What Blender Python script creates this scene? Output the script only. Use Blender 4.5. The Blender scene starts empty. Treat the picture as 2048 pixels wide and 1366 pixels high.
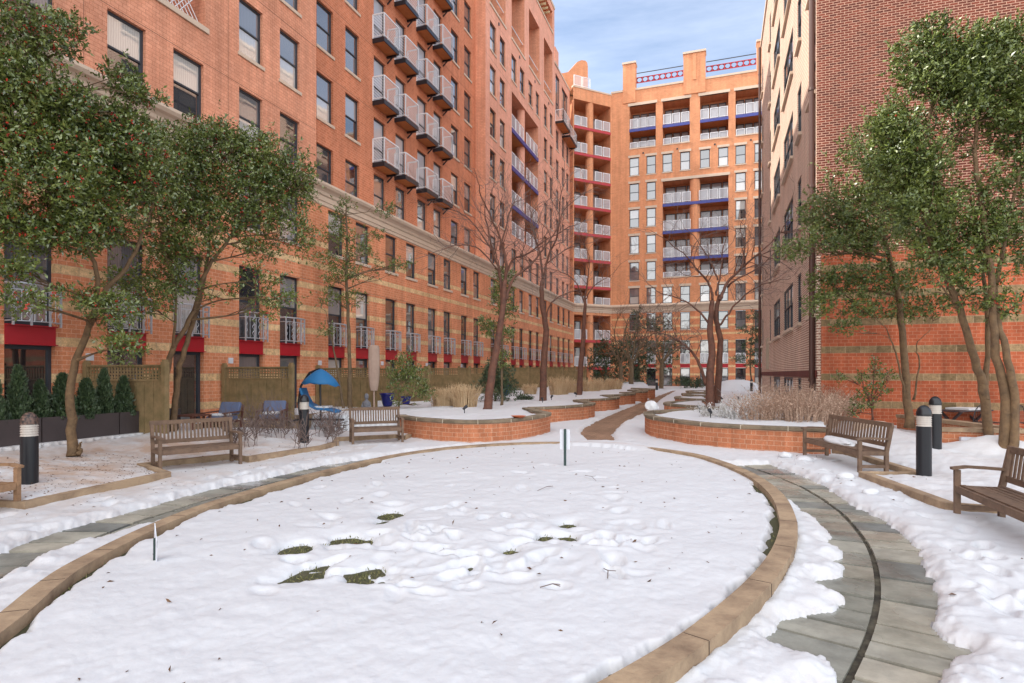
import bpy, math, random
import numpy as np
from mathutils import Vector, Matrix
R = math.radians
random.seed(7); rng = np.random.default_rng(7)
scene = bpy.context.scene

# ---------------------------------------------------------------- camera, sky, sun, exposure
F, CX, HY, EYE = 1180.0, 1024.0, 746.5, 1.75
TH = math.atan(413/1180)
SN, CS = math.sin(TH), math.cos(TH)
cam = bpy.data.cameras.new('camera'); camo = bpy.data.objects.new('camera', cam)
scene.collection.objects.link(camo); scene.camera = camo
camo.location = (0, 0, EYE); camo.rotation_euler = (R(90), 0, TH)
cam.sensor_width = 36; cam.lens = 36*F/2048; cam.shift_y = (HY-683)/2048
cam.clip_start = 0.05; cam.clip_end = 2000

SUN_EL, SUN_AZ = R(41), R(188)      # azimuth: direction the sun stands in, measured from +X towards +Y
w = bpy.data.worlds.new('World'); scene.world = w; w.use_nodes = True
nt = w.node_tree; nt.nodes.clear()
out = nt.nodes.new('ShaderNodeOutputWorld'); bg = nt.nodes.new('ShaderNodeBackground')
sky = nt.nodes.new('ShaderNodeTexSky'); sky.sky_type = 'NISHITA'; sky.sun_disc = False
sky.sun_elevation = SUN_EL; sky.sun_rotation = R(90)-SUN_AZ
sky.altitude = 50; sky.air_density = 1.0; sky.dust_density = 1.0; sky.ozone_density = 1.5
tc = nt.nodes.new('ShaderNodeTexCoord'); mp = nt.nodes.new('ShaderNodeMapping'); mp.inputs['Scale'].default_value = (1.0, 1.0, 6.)
no = nt.nodes.new('ShaderNodeTexNoise'); no.inputs['Scale'].default_value = 1.6; no.inputs['Detail'].default_value = 8; no.inputs['Roughness'].default_value = .62
sep = nt.nodes.new('ShaderNodeSeparateXYZ')
cr = nt.nodes.new('ShaderNodeMapRange'); cr.inputs[1].default_value = .42; cr.inputs[2].default_value = .85; cr.inputs[3].default_value = .05; cr.inputs[4].default_value = .26
zr = nt.nodes.new('ShaderNodeMapRange'); zr.inputs[1].default_value = .35; zr.inputs[2].default_value = -.45; zr.inputs[3].default_value = .0; zr.inputs[4].default_value = .60   # added unseen bright sky behind the camera, to lift the walls facing it
mx = nt.nodes.new('ShaderNodeMix'); mx.data_type = 'RGBA'; mx.inputs[7].default_value = (12.0, 12.2, 12.6, 1)
L = nt.links.new
L(tc.outputs['Generated'], mp.inputs[0]); L(mp.outputs[0], no.inputs['Vector']); L(tc.outputs['Generated'], sep.inputs[0])
m2_ = nt.nodes.new('ShaderNodeMix'); m2_.data_type = 'RGBA'; m2_.inputs[7].default_value = (16.5, 16.2, 15.8, 1)
L(no.outputs['Fac'], cr.inputs[0]); L(sep.outputs[1], zr.inputs[0]); L(cr.outputs[0], mx.inputs[0]); L(sky.outputs[0], mx.inputs[6])
L(zr.outputs[0], m2_.inputs[0]); L(mx.outputs[2], m2_.inputs[6]); L(m2_.outputs[2], bg.inputs[0]); L(bg.outputs[0], out.inputs[0])
bg.inputs[1].default_value = .165
sl = bpy.data.lights.new('sun', 'SUN'); slo = bpy.data.objects.new('sun', sl); scene.collection.objects.link(slo)
sl.energy = 5.0; sl.angle = R(.6); sl.color = (1, .95, .86)
sd = Vector((math.cos(SUN_EL)*math.cos(SUN_AZ), math.cos(SUN_EL)*math.sin(SUN_AZ), math.sin(SUN_EL)))
slo.rotation_euler = sd.to_track_quat('Z', 'Y').to_euler(); slo.location = (-30, 0, 60)
scene.view_settings.view_transform = 'Standard'; scene.view_settings.look = 'None'
scene.view_settings.exposure = .50; scene.view_settings.gamma = 1
scene.cycles.max_bounces = 7; scene.cycles.diffuse_bounces = 4; scene.cycles.transparent_max_bounces = 12

# ---------------------------------------------------------------- helpers
def ray(px, py):
    a = (px-CX)/F
    return Vector((-SN+a*CS, CS+a*SN, (HY-py)/F))
def G(px, py, z=0.):
    r = ray(px, py); t = (z-EYE)/r.z
    return (r.x*t, r.y*t)
def T(px, py, t):
    r = ray(px, py); return Vector((r.x*t, r.y*t, EYE+r.z*t))
def tag(o, label=None, cat=None, group=None, kind=None):
    if label: o['label'] = label
    if cat: o['category'] = cat
    if group: o['group'] = group
    if kind: o['kind'] = kind
    return o
def link(o, parent=None):
    scene.collection.objects.link(o)
    if parent is not None: o.parent = parent
    return o
def empty(name, loc=(0, 0, 0), rz=0., label=None, cat=None, group=None):
    o = bpy.data.objects.new(name, None); link(o); o.location = loc; o.rotation_euler = (0, 0, rz)
    o.empty_display_size = .2
    return tag(o, label, cat, group)
def children(o): return [c for c in bpy.data.objects if c.parent == o]
def copy_tree(o, parent=None):
    c = o.copy(); scene.collection.objects.link(c)
    if parent is not None: c.parent = parent
    for ch in list(o.children): copy_tree(ch, c)
    return c

class MB:
    def __init__(s, M=None): s.v = []; s.f = []; s.m = []; s.M = M
    def face(s, pts, m=0):
        n = len(s.v)
        for p in pts:
            p = Vector(p)
            s.v.append(tuple(s.M @ p) if s.M is not None else tuple(p))
        s.f.append(tuple(range(n, n+len(pts)))); s.m.append(m)
    def raw(s, V, Fc, m=0):
        n = len(s.v)
        for p in V:
            p = Vector(p); s.v.append(tuple(s.M @ p) if s.M is not None else tuple(p))
        for f in Fc: s.f.append(tuple(i+n for i in f)); s.m.append(m)
    def box(s, x0, x1, y0, y1, z0, z1, m=0):
        V = [(x0,y0,z0),(x1,y0,z0),(x1,y1,z0),(x0,y1,z0),(x0,y0,z1),(x1,y0,z1),(x1,y1,z1),(x0,y1,z1)]
        s.raw(V, [(0,3,2,1),(4,5,6,7),(0,1,5,4),(1,2,6,5),(2,3,7,6),(3,0,4,7)], m)
    def bar(s, a, b, w, h, m=0, up=(0, 0, 1)):
        a = Vector(a); b = Vector(b); d = (b-a)
        if d.length < 1e-6: return
        d.normalize(); u = Vector(up)
        if abs(d.dot(u)) > .95: u = Vector((1, 0, 0)) if abs(d.x) < .9 else Vector((0, 1, 0))
        x = d.cross(u).normalized()*w/2; y = x.cross(d).normalized()*h/2
        V = [a-x-y, a+x-y, a+x+y, a-x+y, b-x-y, b+x-y, b+x+y, b-x+y]
        s.raw(V, [(0,3,2,1),(4,5,6,7),(0,1,5,4),(1,2,6,5),(2,3,7,6),(3,0,4,7)], m)
    def tube(s, pts, rad, n=6, m=0, cap=True):
        pts = [Vector(p) for p in pts]; V = []; k = len(pts)
        if isinstance(rad, (int, float)): rad = [rad]*k
        ref = None
        for i, p in enumerate(pts):
            d = (pts[min(i+1, k-1)]-pts[max(i-1, 0)])
            d = d.normalized() if d.length > 1e-9 else Vector((0, 0, 1))
            if ref is None: ref = Vector((1, 0, 0)) if abs(d.x) < .8 else Vector((0, 1, 0))
            x = d.cross(ref).normalized(); ref = x.cross(d); 
            y = d.cross(x)
            for j in range(n):
                a = 2*math.pi*j/n; V.append(p+(x*math.cos(a)+y*math.sin(a))*rad[i])
        Fc = [(i*n+j, i*n+(j+1) % n, (i+1)*n+(j+1) % n, (i+1)*n+j) for i in range(k-1) for j in range(n)]
        if cap: Fc += [tuple(range(n))[::-1], tuple((k-1)*n+j for j in range(n))]
        s.raw(V, Fc, m)
    def lathe(s, prof, cx=0, cy=0, n=20, m=0, a0=0., a1=2*math.pi, sq=1.):
        full = abs(a1-a0-2*math.pi) < 1e-6; c = n if full else n+1
        V = []
        for r, z in prof:
            for j in range(c):
                a = a0+(a1-a0)*j/n; V.append((cx+r*math.cos(a), cy+r*math.sin(a)*sq, z))
        Fc = []
        for i in range(len(prof)-1):
            for j in range(n):
                q = (i*c+j, i*c+(j+1) % c, (i+1)*c+(j+1) % c, (i+1)*c+j)
                Fc.append(q)
        s.raw(V, Fc, m)
    def prism(s, poly, z0, z1, m=0):
        n = len(poly); V = [(p[0], p[1], z0) for p in poly]+[(p[0], p[1], z1) for p in poly]
        s.raw(V, [(i, (i+1) % n, n+(i+1) % n, n+i) for i in range(n)]+[tuple(range(n))[::-1], tuple(range(n, 2*n))], m)
    def build(s, name, mats, parent=None, origin=(0, 0, 0), smooth=False, weld=False):
        if not isinstance(mats, (list, tuple)): mats = [mats]
        return mesh_obj(name, np.array(s.v, dtype=np.float64).reshape(-1, 3), s.f, s.m, mats, parent, origin, smooth, weld)

def mesh_obj(name, V, Fc, mi, mats, parent=None, origin=(0, 0, 0), smooth=False, weld=False):
    me = bpy.data.meshes.new(name)
    Vo = V-np.array(origin)
    me.from_pydata(Vo.tolist(), [], Fc)
    for mt in mats: me.materials.append(mt)
    nf = len(me.polygons)
    if mi is not None and len(mats) > 1: me.polygons.foreach_set('material_index', np.array(mi, dtype=np.int32))
    # metric UVs: u along the wall, v up
    nl = len(me.loops)
    if nf and nl < 900000:
        nrm = np.empty(nf*3); me.polygons.foreach_get('normal', nrm); nrm = nrm.reshape(-1, 3)
        tot = np.empty(nf, dtype=np.int32); me.polygons.foreach_get('loop_total', tot)
        vi = np.empty(nl, dtype=np.int32); me.loops.foreach_get('vertex_index', vi)
        P = V[vi]; N = np.repeat(nrm, tot, axis=0)
        h = np.hypot(N[:, 0], N[:, 1])+1e-9
        u = (P[:, 0]*(-N[:, 1])+P[:, 1]*N[:, 0])/h; v = P[:, 2].copy()
        fl = np.abs(N[:, 2]) > .8
        u[fl] = P[fl, 0]; v[fl] = P[fl, 1]
        uv = me.uv_layers.new(name='UVMap'); uv.data.foreach_set('uv', np.c_[u, v].ravel())
    if smooth: me.polygons.foreach_set('use_smooth', np.ones(nf, dtype=bool))
    if weld:
        import bmesh
        b = bmesh.new(); b.from_mesh(me); bmesh.ops.remove_doubles(b, verts=b.verts, dist=.0005); b.to_mesh(me); b.free()
    me.update()
    o = bpy.data.objects.new(name, me); link(o, parent)
    if parent is None: o.location = origin
    return o

# ---- numpy noise
def _hash(ix, iy, s):
    h = (ix.astype(np.int64)*374761393+iy.astype(np.int64)*668265263+s*1442695041) & 0x7fffffff
    h = ((h ^ (h >> 13))*1274126177) & 0x7fffffff
    return ((h ^ (h >> 16)) & 0xffff)/65535.
def vnoise(x, y, s=0):
    ix = np.floor(x); iy = np.floor(y); fx = x-ix; fy = y-iy
    fx = fx*fx*fx*(fx*(fx*6-15)+10); fy = fy*fy*fy*(fy*(fy*6-15)+10)
    a = _hash(ix, iy, s); b = _hash(ix+1, iy, s); c = _hash(ix, iy+1, s); d = _hash(ix+1, iy+1, s)
    return (a+(b-a)*fx)+((c+(d-c)*fx)-(a+(b-a)*fx))*fy
def fbm(x, y, o=4, s=0, g=.5):
    r = 0; a = 1; t = 0
    for i in range(o):
        r = r+a*(vnoise(x*2**i+i*17.3, y*2**i-i*9.1, s+i)-.5); t += a; a *= g
    return r/t*2
def sdpoly(x, y, poly):
    d = np.full(x.shape, 1e9); ins = np.zeros(x.shape, bool); n = len(poly)
    for i in range(n):
        ax, ay = poly[i]; bx, by = poly[(i+1) % n]
        ex, ey = bx-ax, by-ay; px, py = x-ax, y-ay
        t = np.clip((px*ex+py*ey)/(ex*ex+ey*ey+1e-12), 0, 1)
        d = np.minimum(d, (px-ex*t)**2+(py-ey*t)**2)
        if ay != by: ins ^= ((ay > y) != (by > y)) & (x < (bx-ax)*(y-ay)/(by-ay)+ax)
    d = np.sqrt(d); return np.where(ins, -d, d)
def sstep(a, b, x):
    t = np.clip((x-a)/(b-a), 0, 1); return t*t*(3-2*t)
def spline(P, n=8, closed=False):
    P = [Vector((*p, 0)) if len(p) == 2 else Vector(p) for p in P]; k = len(P); o = []
    rngi = range(k) if closed else range(k-1)
    for i in rngi:
        if closed: p0, p1, p2, p3 = P[(i-1) % k], P[i], P[(i+1) % k], P[(i+2) % k]
        else: p0, p1, p2, p3 = P[max(i-1, 0)], P[i], P[i+1], P[min(i+2, k-1)]
        for j in range(n):
            t = j/n
            o.append(.5*((2*p1)+(p2-p0)*t+(2*p0-5*p1+4*p2-p3)*t*t+(3*p1-p0-3*p2+p3)*t**3))
    if not closed: o.append(P[-1])
    return o
def offset(pts, d, closed=False):
    n = len(pts); o = []
    for i in range(n):
        a = pts[(i-1) % n] if (closed or i > 0) else pts[i]; b = pts[(i+1) % n] if (closed or i < n-1) else pts[i]
        tx, ty = b[0]-a[0], b[1]-a[1]; l = math.hypot(tx, ty)+1e-9
        o.append((pts[i][0]-ty/l*d, pts[i][1]+tx/l*d))
    return o

# ---------------------------------------------------------------- materials
MATS = {}
def mat(name, col, rough=.8, metal=0., noise=0., nscale=4., bump=0., bscale=40., spec=.5, col2=None, island=0.):
    m = bpy.data.materials.new(name); m.use_nodes = True; n = m.node_tree; b = n.nodes['Principled BSDF']
    b.inputs['Roughness'].default_value = rough; b.inputs['Metallic'].default_value = metal
    b.inputs['Specular IOR Level'].default_value = spec
    base = n.nodes.new('ShaderNodeMix'); base.data_type = 'RGBA'
    c2 = col2 or tuple(c*.55 for c in col)
    base.inputs[6].default_value = (*col, 1); base.inputs[7].default_value = (*c2, 1); base.inputs[0].default_value = 0
    tcn = n.nodes.new('ShaderNodeTexCoord')
    if noise:
        no = n.nodes.new('ShaderNodeTexNoise'); no.inputs['Scale'].default_value = nscale; no.inputs['Detail'].default_value = 7; no.inputs['Roughness'].default_value = .65
        mr = n.nodes.new('ShaderNodeMapRange'); mr.inputs[1].default_value = .38; mr.inputs[2].default_value = .72; mr.inputs[4].default_value = noise
        n.links.new(tcn.outputs['Object'], no.inputs['Vector']); n.links.new(no.outputs['Fac'], mr.inputs[0]); fac = mr.outputs[0]
        if island:
            ge = n.nodes.new('ShaderNodeNewGeometry'); mm = n.nodes.new('ShaderNodeMath'); mm.operation = 'MULTIPLY_ADD'; mm.inputs[1].default_value = island; mm.use_clamp = True
            n.links.new(ge.outputs['Random Per Island'], mm.inputs[0]); n.links.new(fac, mm.inputs[2]); fac = mm.outputs[0]
        n.links.new(fac, base.inputs[0])
    elif island:
        ge = n.nodes.new('ShaderNodeNewGeometry'); mm = n.nodes.new('ShaderNodeMath'); mm.operation = 'MULTIPLY'; mm.inputs[1].default_value = island
        n.links.new(ge.outputs['Random Per Island'], mm.inputs[0]); n.links.new(mm.outputs[0], base.inputs[0])
    n.links.new(base.outputs[2], b.inputs['Base Color'])
    if bump:
        nb = n.nodes.new('ShaderNodeTexNoise'); nb.inputs['Scale'].default_value = bscale; nb.inputs['Detail'].default_value = 5
        bp = n.nodes.new('ShaderNodeBump'); bp.inputs['Strength'].default_value = bump; bp.inputs['Distance'].default_value = .02
        n.links.new(tcn.outputs['Object'], nb.inputs['Vector']); n.links.new(nb.outputs['Fac'], bp.inputs['Height']); n.links.new(bp.outputs[0], b.inputs['Normal'])
    MATS[name] = m; return m

def brick_mat(name, c1, c2, mortar, bw=.2, bh=.1025, ms=.008, bands=False, bc=((.90, .61, .33), (.74, .47, .24)), stain=.35, bump=.5, zoff=0., dark=None, band=None, bandph=2.355):
    m = bpy.data.materials.new(name); m.use_nodes = True; n = m.node_tree; N = n.nodes.new; LK = n.links.new; b = n.nodes['Principled BSDF']
    b.inputs['Roughness'].default_value = .88; b.inputs['Specular IOR Level'].default_value = .25
    uv = N('ShaderNodeUVMap'); uv.uv_map = 'UVMap'
    mp = N('ShaderNodeMapping'); mp.inputs['Location'].default_value = (0, -bandph+zoff, 0); LK(uv.outputs[0], mp.inputs[0])
    def br(bw, bh, ms, c1, c2, mo, off=.5):
        t = N('ShaderNodeTexBrick'); t.inputs['Scale'].default_value = 1; t.inputs['Brick Width'].default_value = bw; t.inputs['Row Height'].default_value = bh
        t.inputs['Mortar Size'].default_value = ms; t.inputs['Mortar Smooth'].default_value = .15; t.offset = off; t.squash = 1
        t.inputs['Color1'].default_value = (*c1, 1); t.inputs['Color2'].default_value = (*c2, 1); t.inputs['Mortar'].default_value = (*mo, 1)
        LK(mp.outputs[0], t.inputs['Vector']); return t
    t1 = br(bw, bh, ms, c1, c2, mortar); col = t1.outputs['Color']; fac = t1.outputs['Fac']
    no = N('ShaderNodeTexNoise'); no.inputs['Scale'].default_value = .55; no.inputs['Detail'].default_value = 6; no.inputs['Roughness'].default_value = .7; LK(uv.outputs[0], no.inputs['Vector'])
    nf = N('ShaderNodeTexNoise'); nf.inputs['Scale'].default_value = 38; nf.inputs['Detail'].default_value = 4; LK(uv.outputs[0], nf.inputs['Vector'])
    hgt = nf.outputs['Fac']
    if bands:
        t2 = br(.4, .2050, .006, bc[0], bc[1], (.52, .38, .24), 0)
        sx = N('ShaderNodeSeparateXYZ'); LK(mp.outputs[0], sx.inputs[0])
        dv = N('ShaderNodeMath'); dv.operation = 'DIVIDE'; dv.inputs[1].default_value = .82; LK(sx.outputs[1], dv.inputs[0])
        fr = N('ShaderNodeMath'); fr.operation = 'FRACT'; LK(dv.outputs[0], fr.inputs[0])
        ls = N('ShaderNodeMath'); ls.operation = 'LESS_THAN'; ls.inputs[1].default_value = .25; LK(fr.outputs[0], ls.inputs[0])
        cut = N('ShaderNodeMath'); cut.operation = 'LESS_THAN'; cut.inputs[1].default_value = (4.6 if band is None else band); LK(sx.outputs[1], cut.inputs[0])
        mu = N('ShaderNodeMath'); mu.operation = 'MULTIPLY'; LK(ls.outputs[0], mu.inputs[0]); LK(cut.outputs[0], mu.inputs[1])
        rn = N('ShaderNodeTexNoise'); rn.inputs['Scale'].default_value = 9; rn.inputs['Detail'].default_value = 8; rn.inputs['Roughness'].default_value = .75; LK(uv.outputs[0], rn.inputs['Vector'])
        rr = N('ShaderNodeMapRange'); rr.inputs[1].default_value = .3; rr.inputs[2].default_value = .7; rr.inputs[3].default_value = .55; rr.inputs[4].default_value = 1.25; LK(rn.outputs['Fac'], rr.inputs[0])
        ml = N('ShaderNodeVectorMath'); ml.operation = 'SCALE'; LK(t2.outputs['Color'], ml.inputs[0]); LK(rr.outputs[0], ml.inputs['Scale'])
        mm = N('ShaderNodeMix'); mm.data_type = 'RGBA'; LK(mu.outputs[0], mm.inputs[0]); LK(col, mm.inputs[6]); LK(ml.outputs[0], mm.inputs[7]); col = mm.outputs[2]
        mh = N('ShaderNodeMix'); LK(mu.outputs[0], mh.inputs[0]); LK(nf.outputs['Fac'], mh.inputs[2])
        sc = N('ShaderNodeMath'); sc.operation = 'MULTIPLY'; sc.inputs[1].default_value = 4; LK(rn.outputs['Fac'], sc.inputs[0]); LK(sc.outputs[0], mh.inputs[3]); hgt = mh.outputs[0]
    # per-brick fine tone and broad weathering
    mr = N('ShaderNodeMapRange'); mr.inputs[1].default_value = .3; mr.inputs[2].default_value = .75; mr.inputs[3].default_value = 1+stain*.3; mr.inputs[4].default_value = 1-stain*.5; LK(no.outputs['Fac'], mr.inputs[0])
    m2 = N('ShaderNodeMapRange'); m2.inputs[1].default_value = .3; m2.inputs[2].default_value = .7; m2.inputs[3].default_value = .86; m2.inputs[4].default_value = 1.14; LK(nf.outputs['Fac'], m2.inputs[0])
    sm = N('ShaderNodeMapping'); sm.inputs['Scale'].default_value = (2.6, .16, 1); LK(uv.outputs[0], sm.inputs[0])
    sn = N('ShaderNodeTexNoise'); sn.inputs['Scale'].default_value = 1; sn.inputs['Detail'].default_value = 6; sn.inputs['Roughness'].default_value = .65; LK(sm.outputs[0], sn.inputs['Vector'])
    s3 = N('ShaderNodeMapRange'); s3.inputs[1].default_value = .35; s3.inputs[2].default_value = .72; s3.inputs[3].default_value = 1.05; s3.inputs[4].default_value = 1-stain*.55; LK(sn.outputs['Fac'], s3.inputs[0])
    mq = N('ShaderNodeMath'); mq.operation = 'MULTIPLY'; LK(mr.outputs[0], mq.inputs[0]); LK(s3.outputs[0], mq.inputs[1])
    mp2 = N('ShaderNodeMath'); mp2.operation = 'MULTIPLY'; LK(mq.outputs[0], mp2.inputs[0]); LK(m2.outputs[0], mp2.inputs[1])
    vs = N('ShaderNodeVectorMath'); vs.operation = 'SCALE'; LK(col, vs.inputs[0]); LK(mp2.outputs[0], vs.inputs['Scale'])
    LK(vs.outputs[0], b.inputs['Base Color'])
    inv = N('ShaderNodeMath'); inv.operation = 'MULTIPLY_ADD'; inv.inputs[1].default_value = -1.6; LK(fac, inv.inputs[0]); LK(hgt, inv.inputs[2])
    bp = N('ShaderNodeBump'); bp.inputs['Strength'].default_value = bump; bp.inputs['Distance'].default_value = .008
    LK(inv.outputs[0], bp.inputs['Height']); LK(bp.outputs[0], b.inputs['Normal'])
    return m

OR1, OR2 = (.74, .285, .145), (.64, .23, .108)
m_low = brick_mat('orange_block_banded', OR1, OR2, (.80, .44, .28), .205, .1025, .007, bands=True, stain=.5)
m_upA = brick_mat('orange_brick', (.80, .375, .24), (.71, .315, .195), (.60, .24, .14), .205, .1025, .008, stain=.5)
m_upB = brick_mat('red_orange_brick', (.62, .225, .12), (.52, .18, .09), (.70, .34, .22), .205, .1025, .007)
m_upD = brick_mat('light_washed_brick', (.84, .41, .29), (.76, .36, .25), (.62, .34, .25), .205, .1025, .006)  # pink wash of haze and reflected light is put into the brick colour
m_rear = brick_mat('rear_orange_brick', (.73, .32, .165), (.64, .27, .135), (.68, .36, .22), .205, .1025, .006)
m_rearlow = brick_mat('rear_banded_block', (.68, .26, .125), (.60, .21, .10), (.64, .34, .21), .205, .1025, .006, bands=True, band=7.)
m_end = brick_mat('end_wall_block', (.50, .128, .058), (.41, .10, .045), (.52, .24, .145), .205, .1025, .007, bands=True, band=2.9, stain=.75, bc=((.42, .28, .15), (.22, .15, .075)))
m_side = brick_mat('side_facade_brick', (.36, .15, .105), (.27, .11, .08), (.72, .57, .45), .215, .080, .024, stain=.3, bump=1.)
m_dark = brick_mat('dark_red_brick', (.235, .060, .036), (.12, .036, .026), (.58, .34, .245), .205, .074, .0105, stain=.4, bump=1.)
m_plant = brick_mat('planter_brick', (.56, .21, .105), (.46, .165, .08), (.60, .34, .22), .205, .1025, .007, stain=.5)
stone = mat('limestone', (.62, .49, .38), .85, noise=.5, nscale=1.5, bump=.15, col2=(.46, .36, .28))
capst = mat('planter_cap_stone', (.24, .18, .12), .9, noise=1., nscale=2.2, bump=.4, bscale=25, col2=(.085, .07, .045))
concrete = mat('tan_concrete', (.40, .285, .18), .9, noise=1., nscale=3.5, bump=.35, bscale=30, col2=(.19, .125, .08))
slate = mat('slate_frame', (.035, .042, .055), .45, noise=.4, nscale=3)
blackm = mat('black_steel', (.012, .013, .018), .35)
white = mat('white_paint', (.80, .81, .84), .4, noise=.3, nscale=6, col2=(.66, .67, .7))
silver = mat('silver_rail', (.50, .51, .55), .35, metal=.35, noise=.3, nscale=8)
redp = mat('red_paint', (.42, .012, .022), .4, noise=.4, nscale=2, col2=(.30, .01, .02))
bluep = mat('blue_paint', (.035, .045, .26), .4, noise=.3, nscale=2)
soffit = mat('orange_soffit', (.50, .18, .055), .7, noise=.5, nscale=3)
soil = mat('ground_soil', (.10, .07, .05), .95, noise=.8, nscale=3, bump=.5)
bark_o = mat('bark_orange', (.185, .112, .055), .85, noise=1., nscale=7, bump=1., bscale=28, col2=(.085, .052, .028))
bark_g = mat('bark_olive', (.17, .115, .065), .9, noise=.9, nscale=6, bump=.7, bscale=24, col2=(.07, .05, .03))
bark_r = mat('bark_redbrown', (.165, .068, .042), .8, noise=1., nscale=5, bump=.9, bscale=18, col2=(.065, .032, .024))
twigm = mat('twig', (.16, .115, .10), .9, noise=.5, nscale=9, col2=(.09, .055, .05))
teak = mat('weathered_teak', (.185, .115, .075), .8, noise=.9, nscale=9, bump=.4, bscale=60, col2=(.095, .060, .042))
teakL = mat('golden_teak', (.34, .20, .11), .8, noise=.9, nscale=9, bump=.4, bscale=60, col2=(.16, .09, .05))
woodf = mat('fence_wood', (.29, .195, .095), .85, noise=.9, nscale=3.5, bump=.3, bscale=50, col2=(.145, .11, .045), island=.25)
trough = mat('dark_bronze_trough', (.060, .045, .045), .5, noise=.5, nscale=2)
def leafmat(name, c, c2, rough=.32, spec=.6, trans=.0):
    m = mat(name, c, rough, noise=.5, nscale=1.3, col2=c2, island=.75, spec=spec)
    m.node_tree.nodes['Principled BSDF'].inputs['Sheen Weight'].default_value = .0
    return m
leafL = leafmat('holly_leaf', (.052, .088, .026), (.190, .230, .050), .24, .8)
leafR = leafmat('holly_leaf_light', (.046, .078, .022), (.175, .215, .040), .40)
leafD = leafmat('dark_evergreen', (.028, .052, .028), (.075, .115, .045), .5)
leafS = leafmat('shrub_leaf', (.040, .070, .045), (.10, .13, .06), .4)
drybr = leafmat('dry_leaf', (.30, .18, .12), (.58, .42, .32), .85, .2)
dryst = leafmat('dry_straw', (.48, .31, .17), (.68, .52, .33), .85, .2)
berrym = mat('red_berry', (.42, .02, .015), .3, island=.6, col2=(.65, .07, .03))
drydust = leafmat('snow_dusted_leaf', (.26, .24, .18), (.86, .86, .88), .8, .2)
mulch = leafmat('mulch', (.10, .05, .03), (.20, .12, .07), .95, .1)
grassm = leafmat('winter_grass', (.07, .09, .03), (.30, .28, .12), .8, .2)
blackp = mat('bollard_black', (.010, .011, .015), .30, noise=.3, nscale=4)
lens = mat('bollard_louvre', (.52, .47, .42), .4)
bluec = mat('blue_canvas', (.012, .15, .36), .6, noise=.4, nscale=3, col2=(.01, .12, .30))
navy = mat('navy_cushion', (.10, .13, .23), .85, noise=.6, nscale=5, col2=(.15, .165, .23))
beige = mat('beige_cover', (.42, .30, .24), .9, noise=.4, nscale=4, bump=.3, bscale=6)
potb = mat('cobalt_glaze', (.012, .015, .16), .15)
pott = mat('teal_glaze', (.02, .12, .22), .15)
greyst = mat('grey_stone', (.16, .16, .18), .9, noise=.5, nscale=12)
orangep = mat('terracotta', (.50, .12, .04), .7)
signw = mat('sign_white', (.62, .63, .68), .5, noise=.25, nscale=5)
signb = mat('sign_brown', (.07, .045, .03), .8)
signp = mat('sign_dark_green', (.02, .045, .04), .5)
ctan = mat('pergola_tan', (.62, .50, .30), .8)

def glass_mat():
    m = bpy.data.materials.new('window_glass'); m.use_nodes = True; n = m.node_tree; N = n.nodes.new; LK = n.links.new; b = n.nodes['Principled BSDF']
    ge = N('ShaderNodeNewGeometry'); oi = N('ShaderNodeObjectInfo'); a = N('ShaderNodeMath'); a.operation = 'ADD'; fr = N('ShaderNodeMath'); fr.operation = 'FRACT'
    LK(ge.outputs['Random Per Island'], a.inputs[0]); LK(oi.outputs['Random'], a.inputs[1]); LK(a.outputs[0], fr.inputs[0])
    cr = N('ShaderNodeValToRGB'); e = cr.color_ramp; e.interpolation = 'CONSTANT'
    e.elements[0].color = (.020, .022, .028, 1); e.elements[1].position = .25; e.elements[1].color = (.07, .072, .08, 1)
    for p, c in ((.5, (.14, .14, .15, 1)), (.74, (.27, .27, .275, 1)), (.9, (.50, .49, .47, 1))):
        q = e.elements.new(p); q.color = c
    LK(fr.outputs[0], cr.inputs[0])
    tc = N('ShaderNodeUVMap'); tc.uv_map = 'UVMap'
    wv = N('ShaderNodeTexWave'); wv.inputs['Scale'].default_value = 5.; wv.inputs['Distortion'].default_value = 2.5; wv.inputs['Detail'].default_value = 2; LK(tc.outputs[0], wv.inputs['Vector'])
    mr = N('ShaderNodeMapRange'); mr.inputs[3].default_value = .85; mr.inputs[4].default_value = 1.05; LK(wv.outputs['Fac'], mr.inputs[0])
    vs = N('ShaderNodeVectorMath'); vs.operation = 'SCALE'; LK(cr.outputs[0], vs.inputs[0]); LK(mr.outputs[0], vs.inputs['Scale']); LK(vs.outputs[0], b.inputs['Base Color'])
    b.inputs['Roughness'].default_value = .03; b.inputs['IOR'].default_value = 1.8; b.inputs['Specular IOR Level'].default_value = .8; b.inputs['Coat Weight'].default_value = 1; b.inputs['Coat IOR'].default_value = 1.9; b.inputs['Coat Roughness'].default_value = .02
    nn = N('ShaderNodeTexNoise'); nn.inputs['Scale'].default_value = 1.1; LK(tc.outputs[0], nn.inputs['Vector'])
    bp = N('ShaderNodeBump'); bp.inputs['Strength'].default_value = .12; bp.inputs['Distance'].default_value = .03; LK(nn.outputs['Fac'], bp.inputs['Height']); LK(bp.outputs[0], b.inputs['Normal'])
    return m
glass = glass_mat()
glassD = mat('dark_glass', (.022, .025, .032), .08, spec=.35, island=.8, col2=(.09, .095, .10))
glassL = mat('sky_pale_glass', (.50, .51, .55), .05, spec=.7, island=.9, col2=(.22, .23, .26))  # pale base colour stands in for sky reflected in the door panes
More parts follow.
